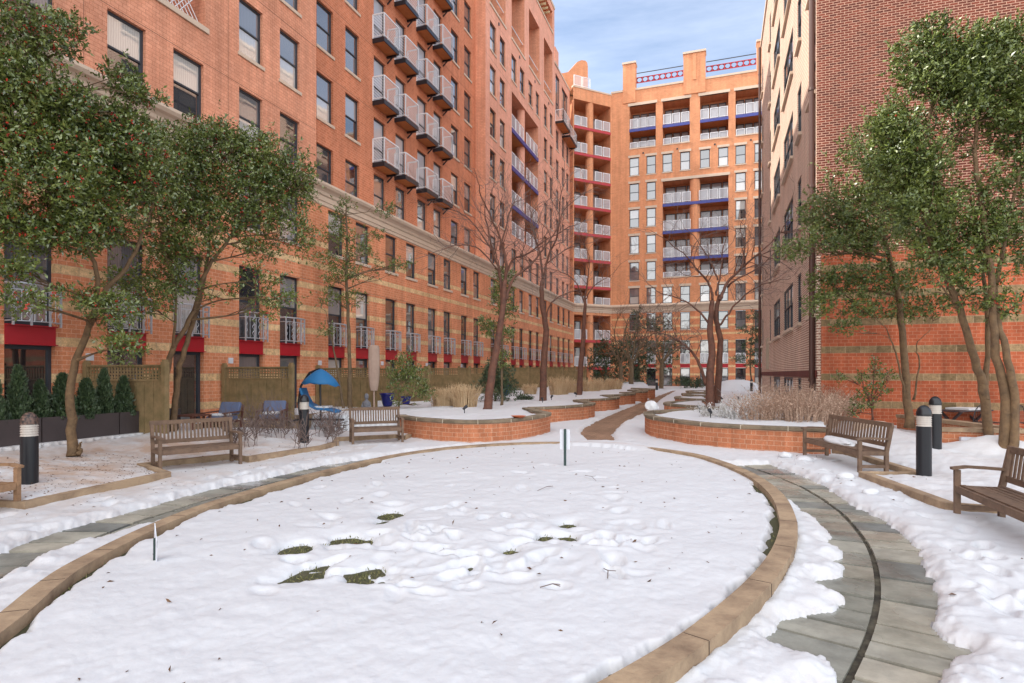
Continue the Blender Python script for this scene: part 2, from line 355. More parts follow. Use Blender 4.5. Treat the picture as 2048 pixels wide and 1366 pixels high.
def panel_mat():
    m = bpy.data.materials.new('perforated_panel'); m.use_nodes = True; n = m.node_tree; N = n.nodes.new; LK = n.links.new
    b = n.nodes['Principled BSDF']; b.inputs['Base Color'].default_value = (.68, .69, .74, 1); b.inputs['Roughness'].default_value = .5
    t = N('ShaderNodeBsdfTransparent'); mx = N('ShaderNodeMixShader'); mx.inputs[0].default_value = .42
    LK(t.outputs[0], mx.inputs[1]); LK(b.outputs[0], mx.inputs[2]); LK(mx.outputs[0], n.nodes['Material Output'].inputs[0]); return m
perf = panel_mat()

def snow_mat():
    m = bpy.data.materials.new('snow'); m.use_nodes = True; n = m.node_tree; N = n.nodes.new; LK = n.links.new; b = n.nodes['Principled BSDF']
    tc = N('ShaderNodeTexCoord'); at = N('ShaderNodeAttribute'); at.attribute_name = 'dirt'
    no = N('ShaderNodeTexNoise'); no.inputs['Scale'].default_value = 1.7; no.inputs['Detail'].default_value = 8; no.inputs['Roughness'].default_value = .7; LK(tc.outputs['Object'], no.inputs['Vector'])
    mr = N('ShaderNodeMapRange'); mr.inputs[1].default_value = .35; mr.inputs[2].default_value = .7; LK(no.outputs['Fac'], mr.inputs[0])
    mu = N('ShaderNodeMath'); mu.operation = 'MULTIPLY'; mu.use_clamp = True; LK(mr.outputs[0], mu.inputs[0]); LK(at.outputs['Fac'], mu.inputs[1])
    mx = N('ShaderNodeMix'); mx.data_type = 'RGBA'; mx.inputs[6].default_value = (.64, .65, .67, 1); mx.inputs[7].default_value = (.50, .37, .29, 1)
    LK(mu.outputs[0], mx.inputs[0]); LK(mx.outputs[2], b.inputs['Base Color'])
    b.inputs['Roughness'].default_value = .6; b.inputs['Specular IOR Level'].default_value = .3
    n1 = N('ShaderNodeTexNoise'); n1.inputs['Scale'].default_value = 7; n1.inputs['Detail'].default_value = 9; n1.inputs['Roughness'].default_value = .62; LK(tc.outputs['Object'], n1.inputs['Vector'])
    bp = N('ShaderNodeBump'); bp.inputs['Strength'].default_value = .25; bp.inputs['Distance'].default_value = .04; LK(n1.outputs['Fac'], bp.inputs['Height']); LK(bp.outputs[0], b.inputs['Normal'])
    return m
snowm = snow_mat()
def flag_mat():
    m = bpy.data.materials.new('bluestone'); m.use_nodes = True; n = m.node_tree; N = n.nodes.new; LK = n.links.new; b = n.nodes['Principled BSDF']
    ge = N('ShaderNodeNewGeometry'); tc = N('ShaderNodeTexCoord')
    cr = N('ShaderNodeValToRGB'); e = cr.color_ramp
    e.elements[0].color = (.17, .175, .165, 1); e.elements[1].color = (.42, .385, .31, 1); q = e.elements.new(.5); q.color = (.285, .28, .235, 1); LK(ge.outputs['Random Per Island'], cr.inputs[0])
    no = N('ShaderNodeTexNoise'); no.inputs['Scale'].default_value = 2.3; no.inputs['Detail'].default_value = 9; no.inputs['Roughness'].default_value = .7; LK(tc.outputs['Object'], no.inputs['Vector'])
    mr = N('ShaderNodeMapRange'); mr.inputs[1].default_value = .34; mr.inputs[2].default_value = .68; mr.inputs[3].default_value = .62; mr.inputs[4].default_value = 1.25; LK(no.outputs['Fac'], mr.inputs[0])
    vs = N('ShaderNodeVectorMath'); vs.operation = 'SCALE'; LK(cr.outputs[0], vs.inputs[0]); LK(mr.outputs[0], vs.inputs['Scale']); LK(vs.outputs[0], b.inputs['Base Color'])
    n2 = N('ShaderNodeTexNoise'); n2.inputs['Scale'].default_value = 1.3; n2.inputs['Detail'].default_value = 4; LK(tc.outputs['Object'], n2.inputs['Vector'])
    m2 = N('ShaderNodeMapRange'); m2.inputs[1].default_value = .42; m2.inputs[2].default_value = .6; m2.inputs[3].default_value = .16; m2.inputs[4].default_value = .75; LK(n2.outputs['Fac'], m2.inputs[0]); LK(m2.outputs[0], b.inputs['Roughness'])
    n3 = N('ShaderNodeTexNoise'); n3.inputs['Scale'].default_value = 14; n3.inputs['Detail'].default_value = 6; LK(tc.outputs['Object'], n3.inputs['Vector'])
    bp = N('ShaderNodeBump'); bp.inputs['Strength'].default_value = .3; bp.inputs['Distance'].default_value = .01; LK(n3.outputs['Fac'], bp.inputs['Height']); LK(bp.outputs[0], b.inputs['Normal'])
    return m
flag = flag_mat()
def pave_mat():
    m = brick_mat('tan_brick_paving', (.36, .22, .14), (.28, .17, .11), (.20, .13, .09), .2, .1, .006, stain=.6); return m
pavem = pave_mat()

# ---------------------------------------------------------------- ground plan (metres, building axes)
def gz(y): return .36*sstep(15., 58., np.asarray(y, dtype=float))
def gz1(y): return float(gz(y))
OVAL0 = [(-4.48,2.56),(-4.82,2.98),(-5.13,3.46),(-5.57,4.44),(-5.88,5.48),(-6.05,6.86),(-6.08,8.6),(-5.93,10.3),(-5.2,11.95),(-3.7,13.15),(-2.0,13.2),(-.55,12.3),(.12,11.2),(.58,9.88),(.80,8.43),(.80,7.11),(.70,6.2),(.51,5.3),(.21,4.35),(-.22,3.32),(-.9,2.2),(-1.9,1.35),(-2.9,1.2),(-3.8,1.7)]
OVAL = [(p.x, p.y) for p in spline(OVAL0, 6, True)]
OVIN = offset(OVAL, .16, True)
if abs(sum(OVIN[i][0]*OVIN[(i+1) % len(OVIN)][1]-OVIN[(i+1) % len(OVIN)][0]*OVIN[i][1] for i in range(len(OVIN)))) > abs(sum(OVAL[i][0]*OVAL[(i+1) % len(OVAL)][1]-OVAL[(i+1) % len(OVAL)][0]*OVAL[i][1] for i in range(len(OVAL)))):
    OVIN = offset(OVAL, -.16, True)
OVMID = [((a[0]+b[0])/2, (a[1]+b[1])/2) for a, b in zip(OVAL, OVIN)]
LBED_EDGE = [(-7.6,-1.),(-7.9,3.0),(-8.9,3.2),(-8.85,4.75),(-8.02,4.85),(-8.29,7.13),(-9.50,7.65),(-8.98,9.05),(-8.38,8.9),(-8.11,10.81),(-8.28,11.55),(-8.82,12.3),(-7.85,13.35),(-7.42,13.1),(-7.55,13.75),(-8.1,14.15)]
LBED = LBED_EDGE+[(-12.0,14.15),(-12.0,-1.)]
LBEDX = LBED_EDGE+[(-20., 14.15), (-20., -1.)]
PATIO = [(-12.0,-8),(-14.1,-8),(-14.1,59),(-12.0,57)]
CAPZ = .57
def cp(px, py):     # a point on top of a planter cap
    z = CAPZ+.04
    for _ in range(4):
        p = G(px, py, z); z = CAPZ+.04+gz1(p[1])
    return p
LW = [[(792,829),(805,832.5),(850,837),(925,841),(1000,839.5),(1060,834),(1092,828.5),(1103,824.5)],
      [(1060,814.5),(1100,813.5),(1137,811.5),(1170,809),(1187,806.5),(1191,804.5)],
      [(1158,799),(1199,797.5),(1225,796),(1236,794.6),(1240,793)],
      [(1210,789.6),(1247,788.3),(1266,786.8),(1272,785)],
      [(1245,783.8),(1270,783),(1290,782),(1296,780.6)],
      [(1262,778.2),(1290,777.5),(1306,776.7),(1311,775.6)]]
LWW = [[cp(*p) for p in s] for s in LW]
RW = [[(1440,812.5),(1380,815.5),(1320,819.5),(1294,821.5),(1287,825),(1296,831.5),(1328,836.6),(1362,841),(1411,846),(1475,850),(1553,853.4),(1631,856),(1662,857)],
      [(1409,798.5),(1360,801),(1332,803),(1327,806),(1345,808.5),(1375,810.5),(1408,812)],
      [(1412,790.5),(1370,791.3),(1352,792),(1349,794),(1365,796),(1406,798.2)],
      [(1412,784.8),(1375,785.0),(1362,786.2),(1375,788.2),(1410,790.2)],
      [(1412,779.5),(1380,779.6),(1371,780.6),(1385,782.4),(1412,784)]]
RWW = [[cp(*p) for p in s] for s in RW]
# left planter: a saw-tooth front edge, straight back at the patios
LP = []
for s in LWW: LP += s
LPLANT = LP+[(-6.5, 57.0), (-12.0, 57.0), (-12.0, 14.6), (-9.0, 14.3)]
RP1 = RWW[0][::-1]
RPLANT = RP1+[(2.6, RWW[0][0][1]), (2.83, 22), (2.83, 20.1), (2.6, 14.2)]
RBED_EDGE = [(2.2,13.95),(2.42,13.75),(2.98,11.1),(2.13,10.85),(2.61,8.54),(3.42,8.50),(3.45,6.4),(2.75,6.35),(2.5,3.0)]
RBED = [(2.83,20.2)]+RBED_EDGE+[(14,3.0),(14,20.2)]
RS = [(.93,12.25),(1.45,10.7),(1.67,8.94),(1.87,7.87),(1.87,7.0),(1.8,6.42),(1.69,5.86),(1.51,5.12),(1.38,4.6),(1.48,4.42),(1.3,4.25),(1.19,3.95),(1.0,3.3),(.6,2.4),(0.,1.4)]
RSs = [(p.x, p.y) for p in spline(RS, 4)]
RI = [(-.9,2.0),(-.3,2.85),(.0,3.05),(.30,3.42),(.62,3.72),(.62,4.02),(.33,4.1),(.30,4.25),(.47,4.6),(.80,4.85),(.93,5.1),(.80,5.35),(.72,5.5),(.98,5.66),(1.06,5.95),(.99,6.12),(1.13,6.3),(1.12,6.6),(1.01,6.72),(1.13,7.0),(1.08,7.35),(1.1,7.75),(1.0,8.1),(.98,8.5),(.84,9.1),(.72,9.9),(.5,10.6),(.38,11.3),(.1,11.9)]
E_R = RSs+RI
LS = [(-6.1,1.5),(-6.45,3.0),(-6.60,3.75),(-6.78,4.17),(-6.88,4.63),(-6.92,5.21),(-7.03,5.86),(-7.16,6.75),(-7.10,7.69),(-7.08,9.0),(-6.85,10.12),(-6.55,11.0),(-6.0,12.2),(-5.2,13.15)]
LI = [(-4.9,13.0),(-5.75,11.6),(-6.1,10.3),(-6.15,8.6),(-6.15,6.9),(-6.12,5.6),(-6.15,4.89),(-6.08,4.22),(-5.97,3.81),(-5.75,3.37),(-5.55,3.1),(-5.2,2.4)]
E_L = [(p.x, p.y) for p in spline(LS, 3)]+LI
WALK = [(-2.95,14.0),(-3.25,15.2),(-3.75,16.6),(-4.0,18.39),(-4.13,21.35),(-4.10,27.17),(-3.95,35.45),(-3.66,46.3),(-3.5,50),(-3.15,50),(-3.25,46.42),(-3.23,35.69),(-2.96,25.06),(-3.10,20.07),(-2.83,16.6),(-2.55,15.3),(-2.42,14.2)]
GRASS = [(597,1100,.26,.13),(690,1081,.20,.09),(723,1084,.12,.05),(783,1031,.20,.10),(765,1046,.09,.05),(615,1147,.15,.12),(733,1150,.16,.10),(1085,1078,.12,.09),(1135,1079,.07,.05),(1022,1104,.07,.04),(1135,1052,.10,.03),(100,1190,.10,.08),(1530,1140,.14,.05)]
HOLES = [(G(px, py, .10), max(a*.62, .07), max(b*.62, .045)) for px, py, a, b in GRASS]
prints = []
prs = np.random.default_rng(3)
for k in range(135):
    px = prs.uniform(520, 1330); py = prs.normal(1085-(px-700)*.05, 34) if k < 85 else prs.uniform(925, 1180)
    if not 905 < py < 1230: continue
    g = G(px, py, .17); prints.append((g[0], g[1], prs.uniform(0, math.pi), prs.uniform(.10, .19), prs.uniform(.05, .10), prs.uniform(.010, .042)))
for k in range(70):     # trampled strip on the lower snow either side
    px, py = (prs.uniform(0, 1150), 0); 
    if k < 35:
        y = prs.uniform(3.5, 13); x = -7.45+prs.normal(0, .25)
    else:
        y = prs.uniform(5, 13); x = 2.15+prs.normal(0, .22)-(.5 if y > 10 else 0)
    prints.append((x, y, prs.uniform(1, 2.2), prs.uniform(.1, .18), .07, prs.uniform(.03, .06)))

def level(x, y):
    """firm ground under the snow"""
    z = gz(y)
    dl = sdpoly(x, y, LBED); z = np.where(dl < 0, .10+.27*sstep(0, 3.6, -dl)+gz(y), z)
    return z
def surface(x, y):
    x = np.asarray(x, dtype=float); y = np.asarray(y, dtype=float); shp = x.shape; x = x.ravel(); y = y.ravel()
    g = gz(y); n1 = fbm(x*1.1, y*1.1, 4, 5); n2 = fbm(x*6, y*6, 4, 9); n3 = fbm(x*22, y*22, 3, 13); n4 = fbm(x*.35, y*.35, 2, 21)
    # open court: snow over flat paving, bare on the melted paths
    cover = .075+.028*n1+.012*n2+.006*n3
    de = np.full(x.shape, 9.)
    for E_, far in ((E_R, 14), (E_L, 14), (WALK, 60)):
        mk = (y < far)
        if far == 60: mk = (y > 13)
        de_ = sdpoly(x[mk], y[mk], E_); tmp = de.copy(); tmp[mk] = np.minimum(de[mk], de_); de = tmp
    edge = de+.045*n2+.02*n3+.05*n1
    wedge = sstep(-.005, .15, edge)
    h = g+np.where(edge > 0, cover*(.18+.82*wedge**.6)+.004, -.05)
    cl = (n2 > .12) & (edge > 0) & (edge < .7)      # lumpy shovelled rim
    h = h+np.where(edge > 0, .035*np.clip(n2, 0, 1)*np.exp(-((edge-.25)/.25)**2), 0)
    # stone planters, beds, patios
    far_rows = []
    d = sdpoly(x, y, LPLANT)
    hL = g+.55+.07*n1+.016*n2+.012*sstep(0, 3, -d)
    h = np.where(d < -.13, hL-.07*np.exp(-(-d-.13)/.12), h)
    for k, s in enumerate(RWW[1:]):
        P_ = s+[(s[-1][0]+.3, s[-1][1])]; d = sdpoly(x, y, P_)
        h = np.where(d < -.14, g+.57+.05*n1, h)
    d = sdpoly(x, y, RPLANT); h = np.where(d < -.13, g+.55+.06*n1+.016*n2-.07*np.exp(-(-d-.13)/.12), h)
    d = sdpoly(x, y, LBED); dX = sdpoly(x, y, LBEDX)
    hb = .17+.26*sstep(.1, 3.2, -dX)+.045*n1+.02*n2+.008*n3
    h = np.where(d < -.075, hb-.05*np.exp(-(-d-.075)/.06), np.where(d < 0, np.minimum(h, .12), h))
    d = sdpoly(x, y, RBED)
    hb = .17+.40*sstep(1.0, 8.0, y-9+.2*(x-2))*sstep(0, 1.2, -d)*(1-.75*sstep(3.3, 4.6, x))+.05*n1+.028*n2+.01*n3
    h = np.where(d < -.075, hb-.05*np.exp(-(-d-.075)/.06), np.where(d < 0, np.minimum(h, .12), h))
    # heap ploughed against the low wall on the right
    h = h+np.where(d < -.1, .30*np.exp(-(((x-5.1)/.75)**2+((y-14.0)/.42)**2)), 0)+np.where(d < -.1, .28*np.exp(-(((x-6.6)/.5)**2+((y-13.9)/.5)**2)), 0)
    d = sdpoly(x, y, PATIO); h = np.where(d < 0, np.where(y > 14.3, .53, .42)+g+.02*n1, h)
    h = h+np.where((x < -6) & (d > 0) & (y > 13.4), 0, 0)
    # snow mound at the far end
    h = h+.85*np.sqrt(np.clip(1-((x-1.35)/1.9)**2-((y-50.)/1.7)**2, 0, 1))
    # oval lawn
    d = sdpoly(x, y, OVAL); d0 = d
    dirt = np.zeros_like(x)
    ins = d < -.08
    ho = .145+.022*n1+.010*n2+.004*n3+.02*n4
    rag = -d-.185+.06*n2+.10*(fbm(x*1.7, y*1.7, 3, 31)-.35)     # the snow shrinks back from the kerb in scallops
    ho = np.where(rag < .0, .06, ho*sstep(-.02, .07, rag)+.06*(1-sstep(-.02, .07, rag)))
    ho = np.where(y > 9.5, np.maximum(ho, .13+.02*n1), ho)
    h = np.where(ins, ho, np.where(d < 0, np.minimum(h, .08), h))
    for (cx_, cy_), a, b in HOLES:
        mk = (abs(x-cx_) < 1) & (abs(y-cy_) < 1); r = np.sqrt(((x[mk]-cx_)/a)**2+((y[mk]-cy_)/(b*2.2))**2)+.5*n1[mk]+.2*n2[mk]
        h[mk] = np.where(r < 1.0, np.minimum(h[mk], .065), h[mk]-.05*np.exp(-((r-1.)/.30)**2)-.028*np.exp(-((r-1.)/1.2)**2))
    for cx_, cy_, a, lx, ly, dp in prints:
        mk = (abs(x-cx_) < .6) & (abs(y-cy_) < .6)
        if not mk.any(): continue
        u = (x[mk]-cx_)*math.cos(a)+(y[mk]-cy_)*math.sin(a); v = -(x[mk]-cx_)*math.sin(a)+(y[mk]-cy_)*math.cos(a)
        r = np.sqrt((u/lx)**2+(v/ly)**2)+.22*n2[mk]
        h[mk] = h[mk]+np.where(edge[mk] > .06, -dp*(1-(sstep(.2, 1.35, r) if (cx_*37) % 1 < .5 else sstep(.72, 1.12, r)))+.25*dp*np.exp(-((r-1.5)/.35)**2), 0)
    # drift over the far kerb, trampled roughness across the middle of the lawn
    do = sdpoly(x, y, OVAL); fk = np.exp(-(((x+2.3)/1.5)**2+((y-13.1)/1.2)**2)**2)
    h = np.where((np.abs(do) < .5) & (y > 11.5), np.maximum(h, (.205+.02*n1+.012*n2)*fk), h)
    n5 = fbm(x*9, y*9, 3, 41); n6 = fbm(x*3.3, y*3.3, 3, 43); tr = np.exp(-((x+2.6+.12*(y-6))/2.0)**2-((y-6.9)/1.5)**2)
    h = h+np.where(do < -.5, tr*(.006*n5+.010*np.clip(n6, -.6, .6)), 0)
    dl = sdpoly(x, y, LBED)
    dirt = np.where((dl < .9) & (x < -7) & (y < 14), .45+1.1*sstep(.9, -1.5, dl)*sstep(12.5, 8, y)*sstep(-13.5, -10.5, x+0*y), 0)
    dr = sdpoly(x, y, RBED); dirt = np.maximum(dirt, np.where((dr < 0), .28, 0)); dirt = np.maximum(dirt, .42*np.exp(-np.clip(edge, 0, 9)/.16)*(edge > 0)*(d0 > 0)); dirt = np.where((d0 < 0) & (d0 > -.6), np.maximum(dirt, .22*np.exp(-(-d0-.2)/.15)), dirt)
    return h.reshape(shp), dirt.reshape(shp)
def snow_z(x, y): return float(surface(np.array([x]), np.array([y]))[0][0])

# snow sheet: rings that widen with distance, so the detail sits where the court is
nr, na = 720, 820
rr = .75*np.exp(np.linspace(0, math.log(66/.75), nr)); aa = np.linspace(R(-66), R(60), na)[::-1]
RR, AA = np.meshgrid(rr, aa, indexing='ij')
X = RR*np.sin(AA-TH)*1.0; Y = RR*np.cos(AA-TH)
Z, DIRT = surface(X, Y)
keep = (X > -14.2) & (X < 15) & (Y < 62.1) & (Y > -1) & ~((X > 2.95) & (Y > 20.3) & (Y < 44.5))
idx = np.arange(nr*na).reshape(nr, na)
q = np.stack([idx[:-1, :-1], idx[:-1, 1:], idx[1:, 1:], idx[1:, :-1]], -1).reshape(-1, 4)
kf = keep.ravel()[q].all(axis=1)
q = q[kf]
used = np.zeros(nr*na, bool); used[q.ravel()] = True; remap = np.cumsum(used)-1
Vs = np.stack([X.ravel(), Y.ravel(), Z.ravel()], -1)[used]; q = remap[q]
me = bpy.data.meshes.new('snow'); me.vertices.add(len(Vs)); me.vertices.foreach_set('co', Vs.ravel())
me.loops.add(q.size); me.loops.foreach_set('vertex_index', q[:, ::-1].ravel().astype(np.int32) if (np.cross(Vs[q[0, 1]]-Vs[q[0, 0]], Vs[q[0, 2]]-Vs[q[0, 0]])[2] < 0) else q.ravel().astype(np.int32))
me.polygons.add(len(q)); me.polygons.foreach_set('loop_start', np.arange(0, q.size, 4, dtype=np.int32)); me.polygons.foreach_set('loop_total', np.full(len(q), 4, dtype=np.int32))
me.polygons.foreach_set('use_smooth', np.ones(len(q), dtype=bool)); me.update(calc_edges=True); me.validate()
at = me.attributes.new('dirt', 'FLOAT', 'POINT'); at.data.foreach_set('value', DIRT.ravel()[used].astype(np.float32))
me.materials.append(snowm); so = link(bpy.data.objects.new('snow', me)); tag(so, kind='structure')

mb = MB(); mb.face([(-400,-400,-.09),(400,-400,-.09),(400,400,-.09),(-400,400,-.09)]); tag(mb.build('ground', soil), kind='structure')

# flagstone path round the oval: two rings of stones with a gutter line between
def ring_pts(n=400):
    P = [Vector((*p, 0)) for p in OVAL]; P.append(P[0]); seg = [(P[i+1]-P[i]).length for i in range(len(P)-1)]; tot = sum(seg); o = []
    for k in range(n):
        s = tot*k/n; i = 0
        while s > seg[i]: s -= seg[i]; i += 1
        p = P[i].lerp(P[i+1], s/seg[i]); t = (P[i+1]-P[i]).normalized(); o.append((p, t))
    return o, tot
rp, tot = ring_pts(720)
area = sum(OVAL[i][0]*OVAL[(i+1) % len(OVAL)][1]-OVAL[(i+1) % len(OVAL)][0]*OVAL[i][1] for i in range(len(OVAL)))
sgn = -1 if area > 0 else 1
def rpt(s, d):
    k = (s/tot*720) % 720; i = int(k); f = k-i; p = rp[i][0].lerp(rp[(i+1) % 720][0], f); t = rp[i][1].lerp(rp[(i+1) % 720][1], f).normalized()
    return (p.x+sgn*(-t.y)*d, p.y+sgn*t.x*d)
fl = MB(); joint = MB()
for a, b in ((.0, .640), (.646, 1.5), (1.502, 2.3)):
    s = 0
    while s < tot:
        ln = random.choice([.26, .32, .40, .40, .52]) ; e = min(s+ln, tot); g_ = .020
        q_ = [rpt(s+g_, a+g_), rpt((s+e)/2, a+g_), rpt(e-g_, a+g_), rpt(e-g_, b-g_), rpt((s+e)/2, b-g_), rpt(s+g_, b-g_)]
        z = random.uniform(-.006, .006)
        if sgn < 0: q_ = q_
        fl.prism(q_ if sgn < 0 else q_[::-1], -.05, z); s = e
po = fl.build('flagstone_path', flag); tag(po, kind='structure')
jb = MB()
N_ = 240
for i in range(N_):
    s0, s1 = tot*i/N_, tot*(i+1)/N_; A = rpt(s0, 0); B = rpt(s1, 0); C_ = rpt(s1, 2.35); D_ = rpt(s0, 2.35)
    jb.face([(*A, -.022), (*B, -.022), (*C_, -.022), (*D_, -.022)])
mossy = mat('mossy_joint', (.032, .026, .018), .95, noise=.9, nscale=9, col2=(.14, .12, .08))
tag(jb.build('path_bedding', mossy), kind='structure')
mb = MB()
for y0, y1 in ((12.5, 20), (20, 30), (30, 40), (40, 50), (50, 58)):
    mb.face([(-5.2, y0, gz1(y0)), (-1.6, y0, gz1(y0)), (-1.6, y1, gz1(y1)), (-5.2, y1, gz1(y1))])
tag(mb.build('brick_walk', pavem), kind='structure')

# ---------------------------------------------------------------- kerbs and low walls
def strip_wall(mb, poly, w, z0, z1, closed=False, m=0, zf=None, side=1):
    """vertical-sided strip along a polyline; w to its left (side=1) or right (-1)"""
    o2 = offset(poly, w*side, closed); n = len(poly); zf = zf or (lambda y: 0.)
    for i in range(n if closed else n-1):
        j = (i+1) % n
        A, B, C_, D_ = poly[i], poly[j], o2[j], o2[i]; za, zb = zf(A[1]), zf(B[1])
        qs = [[(*A, z0+za), (*B, z0+zb), (*B, z1+zb), (*A, z1+za)], [(*D_, z0+za), (*D_, z1+za), (*C_, z1+zb), (*C_, z0+zb)], [(*A, z1+za), (*B, z1+zb), (*C_, z1+zb), (*D_, z1+za)]]
        for k_, q_ in enumerate(qs): mb.face(q_ if side > 0 else q_[::-1], m)
    if not closed:
        for i in (0, n-1):
            A, D_ = poly[i], o2[i]; za = zf(A[1]); q_ = [(*A, z0+za), (*A, z1+za), (*D_, z1+za), (*D_, z0+za)]; mb.face(q_ if (i == 0) == (side > 0) else q_[::-1], m)
def arc_copy(P, n=6): return [(p.x, p.y) for p in spline(P, n)]
kb = MB(); inn = 1 if area > 0 else -1
strip_wall(kb, OVAL, .17, -.06, .17, True, side=inn)
ko = kb.build('lawn_kerb', concrete, smooth=False); tag(ko, 'long tan concrete kerb curving round the oval lawn', 'kerb')
bm_ = ko.modifiers.new('b', 'BEVEL'); bm_.width = .018; bm_.segments = 2; bm_.limit_method = 'ANGLE'
kj = MB(); K_ = len(OVAL)
for i in range(0, K_, 7):
    A = Vector((*OVAL[i], .1705)); B = Vector((*OVIN[i], .1705)); kj.bar(A, B, .007, .003); o_ = (A-B).normalized()*.002; kj.bar(A+o_-Vector((0, 0, .003)), A+o_-Vector((0, 0, .2)), .007, .003, up=o_)
kj.build('joint', mat('dark_joint', (.09, .06, .04), .9), ko)
def curb(name, pts, label, w=.15, z=.17, side=1):
    b = MB(); strip_wall(b, pts, w, -.05, z, side=side); o = b.build(name, concrete, weld=True); tag(o, label, 'kerb')
    v = o.modifiers.new('b', 'BEVEL'); v.width = .012; v.segments = 2; v.limit_method = 'ANGLE'
curb('garden_kerb', LBED_EDGE, 'low tan kerb with bench niches edging the raised bed on the left', .15)
curb('garden_kerb', RBED_EDGE[::-1], 'low tan kerb with bench niches edging the raised bed on the right', .15, side=-1)

def planter(name, polys, label, group, wall_w=.28):
    t = empty(name, (polys[0][0][0], polys[0][0][1], 0), 0, label, 'planter', group); o = tuple(t.location)
    body = MB(); cap = MB(); jn = MB()
    for P0 in polys:
        P = arc_copy(P0, 5)
        sd_ = 1
        bi = offset(P, .035); strip_wall(body, bi, wall_w-.07, -.1, CAPZ-.035, zf=gz1)
        strip_wall(cap, P, wall_w, CAPZ-.045, CAPZ+.04, zf=gz1)
        # lower lip of the cap
        o2 = offset(P, wall_w)
        for i in range(len(P)-1):
            A, B, C_, D_ = P[i], P[i+1], o2[i+1], o2[i]; za, zb = gz1(A[1])+CAPZ-.045, gz1(B[1])+CAPZ-.045
            cap.face([(*A, za), (*D_, za), (*C_, zb), (*B, zb)])
        s = .5; acc = 0
        for i in range(len(P)-1):
            l = math.dist(P[i], P[i+1])
            while acc+l > s:
                f = (s-acc)/l; x = P[i][0]+(P[i+1][0]-P[i][0])*f; y = P[i][1]+(P[i+1][1]-P[i][1])*f
                tx, ty = (P[i+1][0]-P[i][0])/l, (P[i+1][1]-P[i][1])/l
                a = Vector((x+ty*.003, y-tx*.003, gz1(y)+CAPZ-.05)); jn.bar(a, a+Vector((0, 0, .094)), .014, .006, up=(ty, -tx, 0))
                b_ = Vector((x, y, gz1(y)+CAPZ+.042)); jn.bar(b_, b_+Vector((-ty, tx, 0))*wall_w, .014, .004)
                s += .95
            acc += l
    body.build('wall', m_plant, t, o); c = cap.build('cap', capst, t, o, weld=True); v = c.modifiers.new('b', 'BEVEL'); v.width = .02; v.segments = 3; v.limit_method = 'ANGLE'
    mortar = MATS.get('mortar') or mat('mortar', (.55, .48, .38), .9); jn.build('mortar_joint', mortar, t, o)
labs = ['long curved brick planter wall behind the second bench on the left', 'curved brick planter wall just beyond the first one on the left of the walk', 'third scalloped brick planter wall along the left of the walk', 'fourth scalloped brick planter wall on the left, before the far pair', 'fifth scalloped brick planter wall on the left, last but one', 'farthest scalloped brick planter wall on the left by the far bollard']
for k, s in enumerate(LWW):
    P = list(s); nx = LWW[k+1][0] if k+1 < len(LWW) else (s[-1][0]-1.5, s[-1][1]+1.0)
    P = P+[((s[-1][0]*2+nx[0])/3-.05, (s[-1][1]*2+nx[1])/3+.05), nx]
    planter('brick_planter', [P], labs[k], 'scalloped brick planters along the walk')
rl = ['long rounded brick planter wall on the right with a snowball on its tip', 'second brick planter on the right, just past the snowball', 'third low brick planter on the right of the walk', 'fourth low brick planter on the right, half buried in snow', 'farthest low brick planter on the right of the walk']
for k, s in enumerate(RWW): planter('brick_planter', [s], rl[k], 'scalloped brick planters along the walk')
# low retaining walls at the right patio
t = empty('retaining_wall', (5, 14.4, 0), 0, 'low orange brick wall with tan cap edging the sunken patio on the right', 'wall'); o = tuple(t.location)
b = MB(); cmb = MB()
for P in ([(4.25,14.32),(5.8,14.45),(9.5,14.7)], ):
    strip_wall(b, offset(P, .03), .22, -.05, .55); strip_wall(cmb, P, .28, .551, .63)
b.build('wall', m_plant, t, o); cmb.build('cap', concrete, t, o)
t = empty('retaining_wall', (5, 16, 0), 0, 'slanting tan-capped brick wall running back from the right patio corner', 'wall'); o = tuple(t.location)
b = MB(); cmb = MB(); P = [(5.6,14.8),(4.55,18.6)][::-1]
strip_wall(b, offset(P, .03), .22, -.05, .55); strip_wall(cmb, P, .28, .551, .635); b.build('wall', m_plant, t, o); cmb.build('cap', concrete, t, o)

